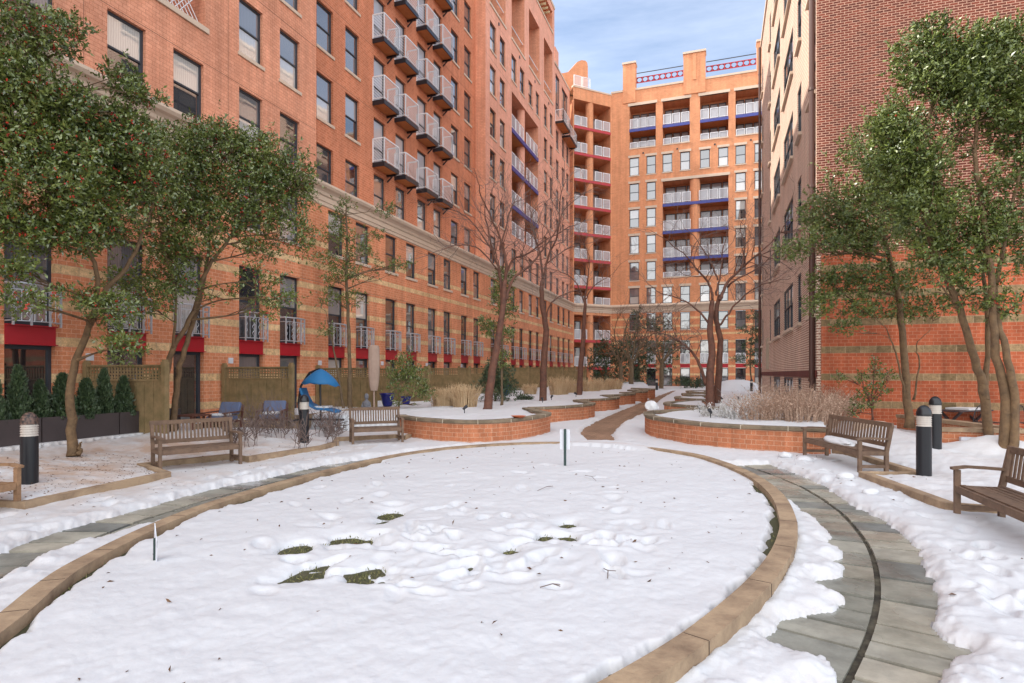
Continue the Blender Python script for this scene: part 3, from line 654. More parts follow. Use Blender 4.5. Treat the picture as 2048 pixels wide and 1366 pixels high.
# ---------------------------------------------------------------- buildings
class Fac:
    """a flat facade; interior to the left of the direction d"""
    def __init__(s, P0, ang, org): s.P0 = Vector((*P0, 0)); s.a = ang; s.d = Vector((math.cos(ang), math.sin(ang), 0)); s.n = Vector((s.d.y, -s.d.x, 0)); s.org = org
    def p(s, u, z, dep=0.): return s.P0+s.d*u-s.n*dep+Vector((0, 0, z))
    def M(s, u, z, dep=0.): return Matrix.Translation(s.p(u, z, dep)) @ Matrix.Rotation(s.a, 4, 'Z')
    def wall(s, mb, u0, u1, z0, z1, ops, m=0, mj=None):
        us = sorted({u0, u1, *[min(max(o[k], u0), u1) for o in ops for k in (0, 1)]}); zs = sorted({z0, z1, *[min(max(o[k], z0), z1) for o in ops for k in (2, 3)]})
        # break long spans so each cell stays a sane size
        for i in range(len(us)-1):
            run = None
            for j in range(len(zs)-1):
                cu, cz = (us[i]+us[i+1])/2, (zs[j]+zs[j+1])/2
                hole = any(o[0] < cu < o[1] and o[2] < cz < o[3] for o in ops)
                if not hole:
                    if run is None: run = zs[j]
                if hole or j == len(zs)-2:
                    zt = zs[j] if hole else zs[j+1]
                    if run is not None and zt > run: mb.face([s.p(us[i], run), s.p(us[i+1], run), s.p(us[i+1], zt), s.p(us[i], zt)], m)
                    run = None
        mj = m if mj is None else mj
        for o in ops:
            a, b, c, d = o[:4]; dp = o[4] if len(o) > 4 else .22
            if dp > 1: dp += .12; mb.face([s.p(a, c, dp), s.p(b, c, dp), s.p(b, d, dp), s.p(a, d, dp)], mj)
            mb.face([s.p(a, c), s.p(a, d), s.p(a, d, dp), s.p(a, c, dp)], mj); mb.face([s.p(b, c), s.p(b, c, dp), s.p(b, d, dp), s.p(b, d)], mj)
            mb.face([s.p(a, d), s.p(b, d), s.p(b, d, dp), s.p(a, d, dp)], mj); mb.face([s.p(a, c), s.p(a, c, dp), s.p(b, c, dp), s.p(b, c)], mj)
    def qbox(s, mb, u0, u1, d0, d1, z0, z1, m=0):
        """box from depth d0 to d1 (negative = proud of the wall)"""
        V = [s.p(u0, z0, d0), s.p(u1, z0, d0), s.p(u1, z0, d1), s.p(u0, z0, d1), s.p(u0, z1, d0), s.p(u1, z1, d0), s.p(u1, z1, d1), s.p(u0, z1, d1)]
        mb.raw(V, [(0,3,2,1),(4,5,6,7),(0,1,5,4),(1,2,6,5),(2,3,7,6),(3,0,4,7)], m)

def win_frame(mb, w, h, mull=0, rail=.5, door=False):
    f = .07
    mb.box(0, f, .10, .17, 0, h); mb.box(w-f, w, .10, .17, 0, h); mb.box(f, w-f, .10, .17, h-f, h); mb.box(f, w-f, .10, .17, 0, f)
    if rail: mb.box(f, w-f, .105, .16, h*rail-.025, h*rail+.025)
    for k in range(mull):
        x = w*(k+1)/(mull+1); mb.box(x-.03, x+.03, .102, .165, f, h-f)
def win_pane(mb, w, h, mull=0, rail=.5):
    f = .05; xs = [f]+[w*(k+1)/(mull+1) for k in range(mull)]+[w-f]; zs = [f, h*rail, h-f] if rail else [f, h-f]
    for i in range(len(xs)-1):
        for j in range(len(zs)-1):
            y = .145 if j == 0 else .13
            mb.face([(xs[i], y, zs[j]), (xs[i+1], y, zs[j]), (xs[i+1], y, zs[j+1]), (xs[i], y, zs[j+1])])
class Building:
    def __init__(s, name, loc, label, cat='building', group=None):
        s.root = empty(name, loc, 0, label, cat, group); s.o = tuple(loc); s.wins = []; s.cache = {}; s.gl = None
    def part(s, name, mb, mats, parent=None, **k): return mb.build(name, mats, parent or s.root, s.o, **k)
    def window(s, fac, u, z, w, h, mull=0, rail=.5, sill=True, name='window', dep=0.): s.wins.append((fac, u, z, w, h, mull, rail, sill, name, dep))
    def finish(s, limit=99):
        kinds = {}
        for wdef in s.wins: kinds.setdefault(wdef[8], []).append(wdef)
        for nm, L_ in kinds.items():
            def size(wd):
                c = wd[0].p(wd[1]+wd[3]/2, wd[2]+wd[4]/2); v = c-Vector((0, 0, EYE)); r2 = v.length_squared
                fwd = -v.x*SN+v.y*CS; side = abs(v.x*CS+v.y*SN)/max(fwd, .1); up = (c.z-EYE)/max(fwd, .1)
                vis = fwd > 0 and side < .95 and up < .68
                return (vis, wd[3]*wd[4]*abs(wd[0].n.dot(v))/(r2*math.sqrt(r2)))
            L_.sort(key=size, reverse=True); big, rest = L_[:limit], L_[limit:]
            for wd in big:
                fac, u, z, w_, h_, mull, rail, sill, _, dep = wd
                key = (round(w_, 2), round(h_, 2), mull, rail, sill, nm); M = fac.M(u, z, dep)
                if key not in s.cache:
                    a = MB(); win_frame(a, w_, h_, mull, rail); b = MB(); win_pane(b, w_, h_, mull, rail)
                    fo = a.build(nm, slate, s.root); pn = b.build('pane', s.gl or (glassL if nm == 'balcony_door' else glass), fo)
                    if sill:
                        c = MB(); c.box(-.06, w_+.06, -.05, .10, -.11, -.003); c.build('sill', stone, fo)
                    s.cache[key] = fo; o = fo
                else: o = copy_tree(s.cache[key], s.root)
                L0 = Vector(M.translation)-Vector(s.o); o.location = L0; o.rotation_euler = (0, 0, fac.a)
            if rest:
                a = MB(); b = MB(); c = MB()
                for fac, u, z, w_, h_, mull, rail, sill, _, dep in rest:
                    M = fac.M(u, z, dep); a.M = b.M = c.M = M; win_frame(a, w_, h_, mull, rail); win_pane(b, w_, h_, mull, rail)
                    if sill: c.box(-.06, w_+.06, -.05, .10, -.11, -.003)
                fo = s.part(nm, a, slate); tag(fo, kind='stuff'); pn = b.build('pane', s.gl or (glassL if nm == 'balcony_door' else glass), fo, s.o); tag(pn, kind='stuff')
                if c.v: tag(c.build('sill', stone, fo, s.o), kind='stuff')

def rail_panel(frame, panel, fac, u0, u1, z, h=1.0, n=3, dep=0., gap=.05):
    """white framed railing panels along a slab edge"""
    st = (u1-u0)/n
    for k in range(n):
        a, b = u0+k*st+gap, u0+(k+1)*st-gap
        for q in ((a, a+.05, z+.03, z+h), (b-.05, b, z+.03, z+h), (a+.05, b-.05, z+h-.05, z+h), (a+.05, b-.05, z+.08, z+.12)):
            fac.qbox(frame, q[0], q[1], dep-.02, dep+.02, q[2], q[3])
        panel.face([fac.p(a+.05, z+.12, dep), fac.p(b-.05, z+.12, dep), fac.p(b-.05, z+h-.05, dep), fac.p(a+.05, z+h-.05, dep)])

# ---- long wing on the left
LW_ = Building('apartment_building', (-14, 25, 0), 'long orange brick apartment wing on the left with stone cornice and black hung balconies')
f0 = Fac((-14, 0), R(90), LW_.o); f1 = Fac((-14.69, 0), R(90), LW_.o); f2 = Fac((-14.4, 0), R(90), LW_.o)
cols = [(1.75,2.75),(3.93,4.93),(5.87,6.87),(8.08,9.08),(10.27,11.29),(12.11,13.11),(14.44,15.44),(16.24,17.24),(18.86,19.87),(20.67,21.68),(22.94,23.93),(24.78,25.77),(27.02,28.02),(28.84,29.84),(31.11,32.1),(32.94,33.95),(35.8,36.8),(37.6,38.6),(39.82,40.8),(41.66,42.68),(43.95,44.97),(45.84,46.86),(48.2,49.2),(50.03,51.03),(52.65,53.65),(54.55,55.5),(56.7,57.66),(58.39-.15,58.7)]
wall = MB(); wallA = MB(); ops = []
cols = cols[:-1]
for a, b in cols:
    ops += [(a, b, .25, 5.11, .25), (a, b, 6.30, 7.97, .2)]
f0.wall(wall, -8, 58.85, .1, 8.06, ops)
wall_p = LW_.part('wall', wall, m_low)
red = MB(); jrailT = None
def juliet(w_):
    r = MB(); H_ = .84; D_ = .20
    def bow(x): return -D_-.10*math.sin(math.pi*x/w_)
    N_ = 10
    for z in (H_, .70, .05):
        P = [(0, .0, z)]+[(w_*k/N_, bow(w_*k/N_), z) for k in range(N_+1)]+[(w_, .0, z)]
        r.tube(P, .026 if z == H_ else .012, 6)
    for x in (.03, w_*.33, w_*.70, w_-.03): r.bar((x, bow(x), -.04), (x, bow(x), H_), .035, .035)
    xs = [w_*(k+.5)/9 for k in range(9)]
    for i, x in enumerate(xs):
        if i % 2: r.tube([(x, bow(x), .05), (x, bow(x), .70)], .006, 4)
        else: r.tube([(x+.035*math.sin(t*math.pi/4), bow(x), .05+.65*t/26) for t in range(27)], .008, 4)
    return r
jul = None; spn = None
for k, (a, b) in enumerate(cols):
    w_ = b-a
    LW_.window(f0, a, 2.84, w_, 2.27, 0, .52, False, dep=.03)
    LW_.window(f0, a, .32, w_, 2.02, 0, 0, False, name='patio_door', dep=.03)
    LW_.window(f0, a, 6.33, w_, 1.62, 0, .5, True)
    if jul is None:
        jul = juliet(1.0).build('juliet_rail', silver, LW_.root)
        m = MB(); m.box(0, 1.0, -.02, .06, 0, .38); m.box(0, 1.0, -.10, .06, .38, .405); m.box(0, 1.0, -.10, .06, -.025, 0); spn = m.build('spandrel_beam', redp, LW_.root); J, S = jul, spn
    else: J = copy_tree(jul, LW_.root); S = copy_tree(spn, LW_.root)
    for o, z, dd in ((J, 2.80, -.02), (S, 2.38, .0)):
        o.location = f0.p(a, z, dd)-Vector(LW_.o); o.rotation_euler = (0, 0, R(90)); o.scale = (w_, 1, 1)
# dark lintel zone behind the spandrel
for a, b in cols: m = MB(); f0.qbox(m, a, b, .10, .2, 2.34, 2.84); LW_.part('spandrel_backing', m, slate)
# cornice
cor = MB()
prof = [(.0, 8.02), (.05, 8.05), (.05, 8.17), (.09, 8.19), (.09, 8.36), (.15, 8.40), (.17, 8.50), (.24, 8.56), (.34, 8.60), (.40, 8.68), (.40, 8.76), (.02, 8.93), (-.72, 9.0)]
def run_profile(mb, pts, prof, nrm):
    for i in range(len(pts)-1):
        for j in range(len(prof)-1):
            def q(i_, j_): return (pts[i_][0]+nrm[i_][0]*prof[j_][0], pts[i_][1]+nrm[i_][1]*prof[j_][0], prof[j_][1])
            mb.face([q(i, j), q(i+1, j), q(i+1, j+1), q(i, j+1)])
k22 = math.tan(R(22.5))
run_profile(cor, [(-14, -8), (-14, 58.85), (-10.65, 62.2), (14, 62.2)], prof, [(1, 0), (1, -k22), (k22, -1), (0, -1)])
# split cornice: left part belongs to this wing
cL = MB(); run_profile(cL, [(-14, -8)]+[(-14, y) for y in (10, 20, 30, 40, 50)]+[(-14, 58.85)], prof, [(1, 0)]*6+[(1, -k22)]); LW_.part('cornice', cL, stone)
# upper storeys
UA = [c for c in cols if c[1] < 17.5]; H_ = 1.85
def rows(cols_, rows_, ex=()): return [(a, b, z0, z1, .2) for a, b in cols_ for z0, z1 in rows_ if not any(e[0]-.2 < a < e[1] and e[2] < z0 < e[3] for e in ex)]
wa = MB(); rA = [(8.93, 10.63), (11.70, 13.45), (14.45, 16.28), (17.25, 19.1)]
logA = [(10.29, 13.16, 11.72, 13.65, 1.5)]
oA = rows([(a, b) for a, b in UA], rA, [(10.2, 13.2, 11, 14)])
f0.wall(wa, -8, 18.14, 8.85, 20.6, oA+logA)
for q in oA: LW_.window(f0, q[0], q[2], q[1]-q[0], q[3]-q[2])
LW_.part('wall', wa, m_upA)
wb = MB(); rB = [(8.98, 10.72), (11.72, 13.5), (14.5, 16.3), (17.3, 19.1), (20.1, 21.9), (22.9, 24.7)]
cB = [(19.06,20.1),(20.93,21.93),(31.23,32.3),(33.12,34.18)]; cC = [(23.08,24.07),(24.98,25.96),(27.16,28.2),(29.0,30.0)]
oB = rows(cB, rB); flo = [11.25, 14.03, 16.82, 19.6, 22.4]
oC = [(a, b, 8.98, 10.8, .2) for a, b in cC]+[(a, b, z, z+2.1, .2) for a, b in cC for z in flo]
f1.wall(wb, 18.14, 34.9, 8.9, 26.4, oB+oC)
for q in oB+oC[:4]: LW_.window(f1, q[0], q[2], q[1]-q[0], q[3]-q[2])
for q in oC[4:]: LW_.window(f1, q[0], q[2], q[1]-q[0], q[3]-q[2], 0, .38, False, name='balcony_door')
LW_.part('wall', wb, m_upB)
wd = MB()
wd.face([(-14.69,34.9,8.9),(-14,34.9,8.9),(-14,34.9,34.6),(-14.69,34.9,34.6)], 1)   # return facing the court entrance
wd.face([(-14,18.14,8.9),(-14.69,18.14,8.9),(-14.69,18.14,20.6),(-14,18.14,20.6)], 0)
wd.face([(-14,51.6,8.9),(-14.4,51.6,8.9),(-14.4,51.6,34.6),(-14,51.6,34.6)], 0)
rD = [(8.98,10.75),(11.72,13.5),(14.52,16.37),(17.22,19.08),(20.05,21.9),(22.86,24.72)]
cD = [(35.68,36.77),(37.53,38.57),(39.89,41.0),(41.81,42.89),(43.9,44.95),(45.86,46.83),(48.23,49.26),(50.1,51.0)]
bl = (39.95, 46.5, 11.7, 22.0)
oD = rows(cD, rD, [(39.9, 46.9, 11, 22.5)])
lg = [(35.68,38.63),(39.93,42.89),(44.03,46.9),(48.23,50.95)]
oL = [(a, b, 25.83, 30.35, 1.6) for a, b in lg]; oT = [(36.2, 50.9, 32.2, 34.0, 1.5)]
f0.wall(wd, 34.9, 51.6, 8.9, 34.6, oD+oL+oT+[(*bl, 1.9)], 0, 1)
for q in oD: LW_.window(f0, q[0], q[2], q[1]-q[0], q[3]-q[2])
for q in oL:    # glazed backs of the tall recesses
    for k in range(2):
        LW_.window(f0, q[0]+.1+k*1.4, 25.85, 1.35, 2.3, 0, 0, False, name='balcony_door', dep=1.5); LW_.window(f0, q[0]+.1+k*1.4, 28.3, 1.35, 2.0, 0, 0, False, name='balcony_door', dep=1.5)
for z in (11.75, 14.35, 17.1, 19.8):
    for k in range(4): LW_.window(f0, bl[0]+.3+k*1.5, z+.1, 1.4, 2.0, 0, 0, False, name='balcony_door', dep=1.8)
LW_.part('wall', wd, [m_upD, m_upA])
m = MB()
for y in np.arange(36.6, 50.8, .62): m.box(-15.4, -14.06, y-.04, y+.04, 33.55, 33.75)
LW_.part('pergola_slat', m, ctan)
we = MB(); cE = [(53.65,54.7),(55.9,56.89),(57.65,58.65)]; rE = rD
oE = rows(cE, rE)+[(53.5,55.0,26.2,29.9,.2),(55.8,58.2,26.0,29.7,.2)]
f2.wall(we, 51.6, 59.1, 8.9, 30.6, oE)
for q in oE[:-2]: LW_.window(f2, q[0], q[2], q[1]-q[0], q[3]-q[2])
for q in oE[-2:]: LW_.window(f2, q[0], q[2], q[1]-q[0], q[3]-q[2], 1, .33, False)
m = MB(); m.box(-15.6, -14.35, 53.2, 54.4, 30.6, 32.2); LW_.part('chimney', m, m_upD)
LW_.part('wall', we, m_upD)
# stone sills under the loggia openings, string courses, copings
for a, b, z0, z1, _ in oL+logA+oT: m = MB(); f0.qbox(m, a-.1, b+.1, -.06, .3, z0-.14, z0+.01); LW_.part('sill', m, stone)
for fq, a, b, z0, z1 in ((f0, -8, 18.2, 20.6, 20.85), (f0, 34.85, 51.65, 34.6, 34.85), (f1, 18.2, 34.8, 26.4, 26.65), (f2, 51.7, 59.0, 30.6, 30.8)): m = MB(); fq.qbox(m, a, b, -.05, .4, z0, z1); LW_.part('coping', m, stone)
cj = mat('joint_and_shadow_tone', (.20, .085, .05), .8)
def joint(fac_, a, b, z, B_=LW_): m = MB(); fac_.qbox(m, a, b, -.003, .01, z, z+.014); B_.part('joint_or_shadow_line', m, cj)
def vjoint(fac_, u, z0, z1, B_=LW_): m = MB(); fac_.qbox(m, u, u+.012, -.003, .01, z0, z1); B_.part('joint_or_shadow_line', m, cj)
for z in (10.70, 13.75, 16.4): joint(f0, -8, 18.1, z)
for z in (13.6, 16.45, 19.25): joint(f1, 18.2, 23.0, z); joint(f1, 30.1, 34.85, z)
for z in (11.55, 16.55, 22.25, 25.1): joint(f0, 34.95, 39.5, z); joint(f0, 46.9, 51.5, z)
joint(f0, -8, 58.8, 5.13)  # dark strip drawn in place of the shadow line along the window heads
for u in (9.7, 14.0, 7.4): vjoint(f0, u, 8.9, 20.5)
# roofs and the unseen back of the block
m = MB()
for y0, y1, z, x in ((-8, 18.14, 20.55, -14.02), (18.14, 34.9, 26.35, -14.72), (34.9, 51.6, 32.1, -14.02), (51.6, 59, 30.55, -14.42)):
    m.face([(-28,y0,z),(x,y0,z),(x,y1,z),(-28,y1,z)]); m.face([(-28,y0,0),(-28,y0,z),(-28,y1,z),(-28,y1,0)]); m.face([(-28,y0,0),(-14.8,y0,0),(-14.8,y0,z),(-28,y0,z)]) if y0 < 0 else None
m.face([(-28,34.9,0),(-14.75,34.9,0),(-14.75,34.9,34.6),(-28,34.9,34.6)]); m.face([(-28,51.6,0),(-14.45,51.6,0),(-14.45,51.6,34.6),(-28,51.6,34.6)]); m.face([(-28,59,0),(-14.45,59,0),(-14.45,59,30.5),(-28,59,30.5)])
m.face([(-15.8,34.9,32.1),(-15.8,51.6,32.1),(-15.8,51.6,34.6),(-15.8,34.9,34.6)])
LW_.part('roof', m, m_upA)
# hung balconies: steel tray, wood soffit, slatted white rail
def hung_balcony(w_, dp):
    t = MB(); t.box(0, w_, -dp, -dp+.05, -.20, 0); t.box(0, .05, -dp+.05, 0, -.20, 0); t.box(w_-.05, w_, -dp+.05, 0, -.20, 0); t.box(.05, w_-.05, -dp+.05, 0, -.06, -.02)
    t.bar((w_-.03, 0, -.5), (w_-.03, -dp*.55, -.2), .05, .05); t.box(w_-.10, w_, -dp*.8, 0, -.27, -.2)
    s_ = MB(); s_.box(.05, w_-.05, -dp+.05, -.01, -.17, -.15)
    r = MB(); h = 1.06
    for x0, y0, x1, y1 in ((.02, -.02, .02, -dp+.02), (.02, -dp+.02, w_-.02, -dp+.02), (w_-.02, -dp+.02, w_-.02, -.02)):
        a, b = Vector((x0, y0, 0)), Vector((x1, y1, 0)); r.bar(a+Vector((0, 0, h)), b+Vector((0, 0, h)), .045, .045); r.bar(a+Vector((0, 0, .08)), b+Vector((0, 0, .08)), .03, .03)
        r.bar(a, a+Vector((0, 0, h)), .045, .045); r.bar(b, b+Vector((0, 0, h)), .045, .045)
        l = (b-a).length; n = max(3, int((l+.95)/.135)); d = (b-a)/l
        for k in range(n):      # diagonal slats
            s0 = (k+1)*.135-.95; za, zb = .1, h-.02
            p0, p1 = s0, s0+.95
            if p0 < 0: za = .1+(h-.12)*(-p0)/.95; p0 = 0
            if p1 > l: zb = .1+(h-.12)*(l-s0)/.95; p1 = l
            if p1-p0 > .03: r.bar(a+d*p0+Vector((0, 0, h+.08-za)), a+d*p1+Vector((0, 0, h+.08-zb)), .011, .013)
    return t, s_, r
proto = None
for a, b in cC:
    for z in flo:
        w_ = 1.3
        if proto is None:
            t_, s_, r_ = hung_balcony(w_, .62); proto = t_.build('balcony', blackm, LW_.root); s_.build('soffit', soffit, proto); r_.build('railing', white, proto); o = proto
        else: o = copy_tree(proto, LW_.root)
        o.location = f1.p(a-.12, z-.03, 0)-Vector(LW_.o); o.rotation_euler = (0, 0, R(90))
for (u, z, w_) in ((53.4, 25.3, 2.6), (55.9, 24.9, 3.0)):
    t_, s_, r_ = hung_balcony(w_, .8); o = t_.build('balcony', blackm, LW_.root); s_.build('soffit', soffit, o); r_.build('railing', white, o); o.location = f2.p(u, z)-Vector(LW_.o); o.rotation_euler = (0, 0, R(90))
# blue-edged loggia floors with a round column
fr = MB(); pn = MB()
for z in (13.95, 16.7, 19.42):
    s_ = MB(); f0.qbox(s_, bl[0], bl[1], -.04, 0.05, z-.32, z-.02); o = LW_.part('slab_edge', s_, bluep)
    c = MB(); f0.qbox(c, bl[0]+.01, bl[1]-.01, .05, 1.85, z-.30, z-.04); c.build('soffit', soffit, o, LW_.o)
for z in (11.7, 13.95, 16.7, 19.42):
    for a_1, b_1 in ((bl[0]+.02, 42.9), (43.5, bl[1]-.02)): fr = MB(); pn = MB(); rail_panel(fr, pn, f0, a_1, b_1, z, 1.02, 3, .05); o = LW_.part('railing', fr, white); pn.build('mesh_panel', perf, o, LW_.o)
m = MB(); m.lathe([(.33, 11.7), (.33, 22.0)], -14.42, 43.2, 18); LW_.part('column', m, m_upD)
fr = MB()
for a, b in lg[:1]+lg[1:]:
    f0.qbox(fr, a, b, .12, .16, 26.85, 26.9)
f0.qbox(fr, 10.29, 13.16, .10, .14, 12.62, 12.67); f0.qbox(fr, 10.29, 13.16, .10, .14, 11.8, 11.84)
for k in range(30):
    u = 10.0+k*.16
    for s_ in (1, -1):
        a, b = (u, u+.8*s_*.8)
        if min(a, b) > 10.25 and max(a, b) < 13.2: fr.bar(f0.p(a, 11.82, .12), f0.p(b, 12.64, .12), .012, .02)
LW_.part('railing', fr, white)
m = MB()
for a, b in ((9.6, 2.05), (13.85, 2.05), (18.1, 2.05), (22.4, 2.1), (26.6, 2.1), (30.9, 2.1), (35.2, 2.1)):
    m = MB(); f0.qbox(m, a+.15, a+.31, -.05, 0, b, b+.17); LW_.part('wall_lamp', m, signw)
for u, z in ((10.6, 11.1), (37.2, 25.2), (41.6, 25.2), (45.5, 25.2), (49.6, 25.2)): m = MB(); f0.qbox(m, u, u+.13, -.05, 0, z, z+.18); LW_.part('wall_vent', m, blackm)
LW_.finish()

# ---- concave corner bay with the red edged balconies
CB = Building('apartment_building', (-12, 60.5, 0), 'diagonal corner bay of stacked red-edged balconies with a round brick column')
fc = Fac((-14, 58.85), R(45), CB.o); WL = math.hypot(3.35, 3.35)
fl_z = [2.40, 5.2, 8.05, 10.75, 13.5, 16.2, 18.95, 21.7, 24.4, 27.1]; top = 29.8
m = MB()
ops = [(.12, WL-.12, .35, 2.35, 2.2)]+[(.12, WL-.12, z+.02, (fl_z[i+1] if i+1 < len(fl_z) else top+.28)-.28, 2.2) for i, z in enumerate(fl_z)]
ops = [o for o in ops if not (o[2] < 8.4 and o[3] > 8.1 and False)]
fc.wall(m, 0, WL, .2, 31.0, ops, 0, 0)
CB.part('wall', m, m_rear)
m = MB(); m.lathe([(.42, .3), (.42, 29.9)], *(fc.p(WL/2-.12, 0, .45).xy), 20); CB.part('column', m, m_rear)
m = MB(); run_profile(m, [(-14, 58.85), (-10.65, 62.2)], prof, [(1, -k22), (k22, -1)]); CB.part('cornice', m, stone)
for z in fl_z:
    if z == 8.05: continue
    s_ = MB(); fc.qbox(s_, .12, WL-.12, -.05, .05, z-.27, z-.01); o = CB.part('slab_edge', s_, redp); c = MB(); fc.qbox(c, .13, WL-.13, .05, 2.15, z-.25, z-.05); c.build('soffit', soffit, o, CB.o)
for z in fl_z:
    zz = z if z != 8.05 else 8.6
    for a_1, b_1 in ((.14, 1.75), (2.62, WL-.14)): fr = MB(); pn = MB(); rail_panel(fr, pn, fc, a_1, b_1, zz, 1.05, 2, .02); o = CB.part('railing', fr, white); pn.build('mesh_panel', perf, o, CB.o)
for z in [.35]+[q+.02 for q in fl_z]:
    for u in (.25, 1.3, 2.8, 3.75): CB.window(fc, u, z, .95 if u != 3.75 else .8, 2.1, 0, 0, False, name='balcony_door', dep=2.05)
    l = MB(); fc.qbox(l, 1.45, 1.53, 1.9, 2.04, z+1.6, z+1.9); CB.part('wall_lamp', l, signw)
m = MB(); fc.qbox(m, 0, WL, -.05, .3, 31.0, 31.15); m.face([(-14,58.85,30.9),(-10.65,62.2,30.9),(-10.65,68,30.9),(-20,68,30.9)]); CB.part('coping', m, stone)
fr = MB(); pn = MB(); rail_panel(fr, pn, fc, .1, 2.2, 31.2, 1.1, 2, .1); o = CB.part('railing', fr, white); pn.build('mesh_panel', perf, o, CB.o)
# curved parapet fin on the roof
m = MB(); pr = [(-1.2, 32.8), (-.4, 32.9), (.3, 33.2), (.9, 33.9), (1.4, 34.5), (1.9, 34.8), (2.4, 34.85), (2.62, 34.7), (2.7, 34.3)]
F_ = [fc.p(u, 30.9, 1.4) for u in (2.7, -1.2)]; Fz = [fc.p(u, z, 1.4) for u, z in pr]; B_ = [q+(-fc.n*.35) for q in F_]; Bz = [q+(-fc.n*.35) for q in Fz]
A_ = F_[::-1]+Fz[::-1]; 
loop = [F_[1], F_[0]]+Fz[::-1]; loopb = [B_[1], B_[0]]+Bz[::-1]; n = len(loop)
m.face(loop); m.face(loopb[::-1])
for i in range(n): m.face([loop[i], loopb[i], loopb[(i+1) % n], loop[(i+1) % n]])
CB.part('roof_fin', m, m_rear)
CB.finish()

# ---- rear wing
RW_ = Building('apartment_building', (0, 62.2, 0), 'rear orange brick apartment wing closing the court, blue-edged loggias and red rooftop pergola', 'building')
fr_ = Fac((0, 62.2), 0, RW_.o)
rc = [(-8.95,-7.85),(-6.95,-5.88),(-5.08,-4.0),(-3.0,-1.85),(-.72,.42),(1.42,2.6),(3.45,4.7),(5.7,6.9),(8,9.2),(10.2,11.4)]
def rx(px): 
    a = (px-CX)/F; return (-SN+a*CS)/(CS+a*SN)*62.2
rc = [(rx(a), rx(b)) for a, b in ((1258.8,1278),(1293,1311.5),(1325,1344.5),(1360.4,1380),(1400,1419.6),(1436.6,1456.5),(1471,1491.6),(1509,1530))]
rc += [(rc[-1][0]+2.2*k, rc[-1][0]+2.2*k+1.15) for k in (1, 2, 3, 4)]
rr_ = [(8.93,10.6),(11.4,13.3),(14.2,16.05),(16.93,18.8),(19.7,21.5),(22.35,24.2)]
o1 = (rx(1325.3), rx(1457), 11.6, 21.4, 1.7)
tops = [(rx(a), rx(b)) for a, b in ((1258.8,1311.5),(1325.3,1379.6),(1400,1457),(1471,1530))]+[(6.8, 9.6), (10.6, 13.4)]
oT = [(a, b, 25.2, 29.6, 1.7) for a, b in tops]
oW = [(a, b, z0, z1, .2) for a, b in rc for z0, z1 in rr_ if not (o1[0]-.1 < a < o1[1] and 11 < z0 < 21.6)]
m = MB(); fr_.wall(m, -10.65, 14, 8.9, 31.2, oW+oT+[o1], 0, 0)
for q in oW: RW_.window(fr_, q[0], q[2], q[1]-q[0], q[3]-q[2])
RW_.part('wall', m, m_rear)
lc = rc; ml = MB(); ol = [(a, b, .45, 5.1, .25) for a, b in lc]+[(a, b, 6.2, 7.95, .2) for a, b in lc]
fr_.wall(ml, -10.65, 14, .2, 8.06, ol); RW_.part('wall', ml, m_rearlow)
for a, b in lc:
    RW_.window(fr_, a, 2.75, b-a, 2.33, 0, .5, False, dep=.03); RW_.window(fr_, a, .47, b-a, 1.8, 0, .5, False, name='patio_door', dep=.03); RW_.window(fr_, a, 6.22, b-a, 1.7)
    s_ = MB(); fr_.qbox(s_, a, b, -.02, .2, 2.3, 2.72); RW_.part('spandrel_beam', s_, redp)
    f_ = MB(); p_ = MB(); rail_panel(f_, p_, fr_, a, b, 2.75, 1.0, 2, -.1, .02); o = RW_.part('juliet_rail', f_, white); p_.build('mesh_panel', perf, o, RW_.o)
m = MB(); run_profile(m, [(-10.65, 62.2), (14, 62.2)], prof, [(k22, -1), (0, -1)]); RW_.part('cornice', m, stone)
m = MB(); m.lathe([(.52, 11.6), (.52, 21.4)], (rx(1380)+rx(1399))/2, 62.72, 22); RW_.part('column', m, m_rear)
def slab(a, b, z):
    s_ = MB(); fr_.qbox(s_, a, b, -.04, .05, z-.30, z-.01); o = RW_.part('slab_edge', s_, bluep); c = MB(); fr_.qbox(c, a+.01, b-.01, .05, 1.65, z-.28, z-.04); c.build('soffit', soffit, o, RW_.o)
for z in (13.55, 16.3, 19.1): slab(o1[0], o1[1], z)
mid = (rx(1380)+rx(1399))/2
for z in (11.35, 13.55, 16.3, 19.1):
    for a, b in ((o1[0], mid-.35), (mid+.35, o1[1])):
        f_ = MB(); p_ = MB(); rail_panel(f_, p_, fr_, a, b, z, 1.05 if z > 12 else .75, 3, .03); o = RW_.part('railing', f_, white); p_.build('mesh_panel', perf, o, RW_.o)
    for k in range(6):
        RW_.window(fr_, o1[0]+.15+k*1.08+(.25 if k > 2 else 0), z+.2, 1.0, 1.95, 0, 0, False, name='balcony_door', dep=1.6)
for a, b in tops:
    slab(a, b, 27.2)
    for z in (24.75, 27.2):
        f_ = MB(); p_ = MB(); rail_panel(f_, p_, fr_, a, b, z, 1.05, 3, .03); o = RW_.part('railing', f_, white); p_.build('mesh_panel', perf, o, RW_.o)
        for k in range(3): RW_.window(fr_, a+.12+k*(b-a-.24)/3, z+.3, (b-a-.24)/3-.08, 1.85, 0, 0, False, name='balcony_door', dep=1.6)
for q in oT+[o1]: m = MB(); fr_.qbox(m, q[0]-.15, q[1]+.15, -.05, .2, q[3], q[3]+.28); RW_.part('lintel', m, stone); m = MB(); fr_.qbox(m, q[0], q[1], -.05, .2, q[2]-.12, q[2]); RW_.part('sill', m, stone)
for q in oW:
    if q[0] < 4.5: m = MB(); fr_.qbox(m, q[0]-.12, q[1]+.12, -.04, .1, q[3]+.003, q[3]+.24); RW_.part('lintel', m, stone)
m = MB(); fr_.qbox(m, -10.7, 14, -.06, .4, 31.2, 31.4); RW_.part('coping', m, stone)
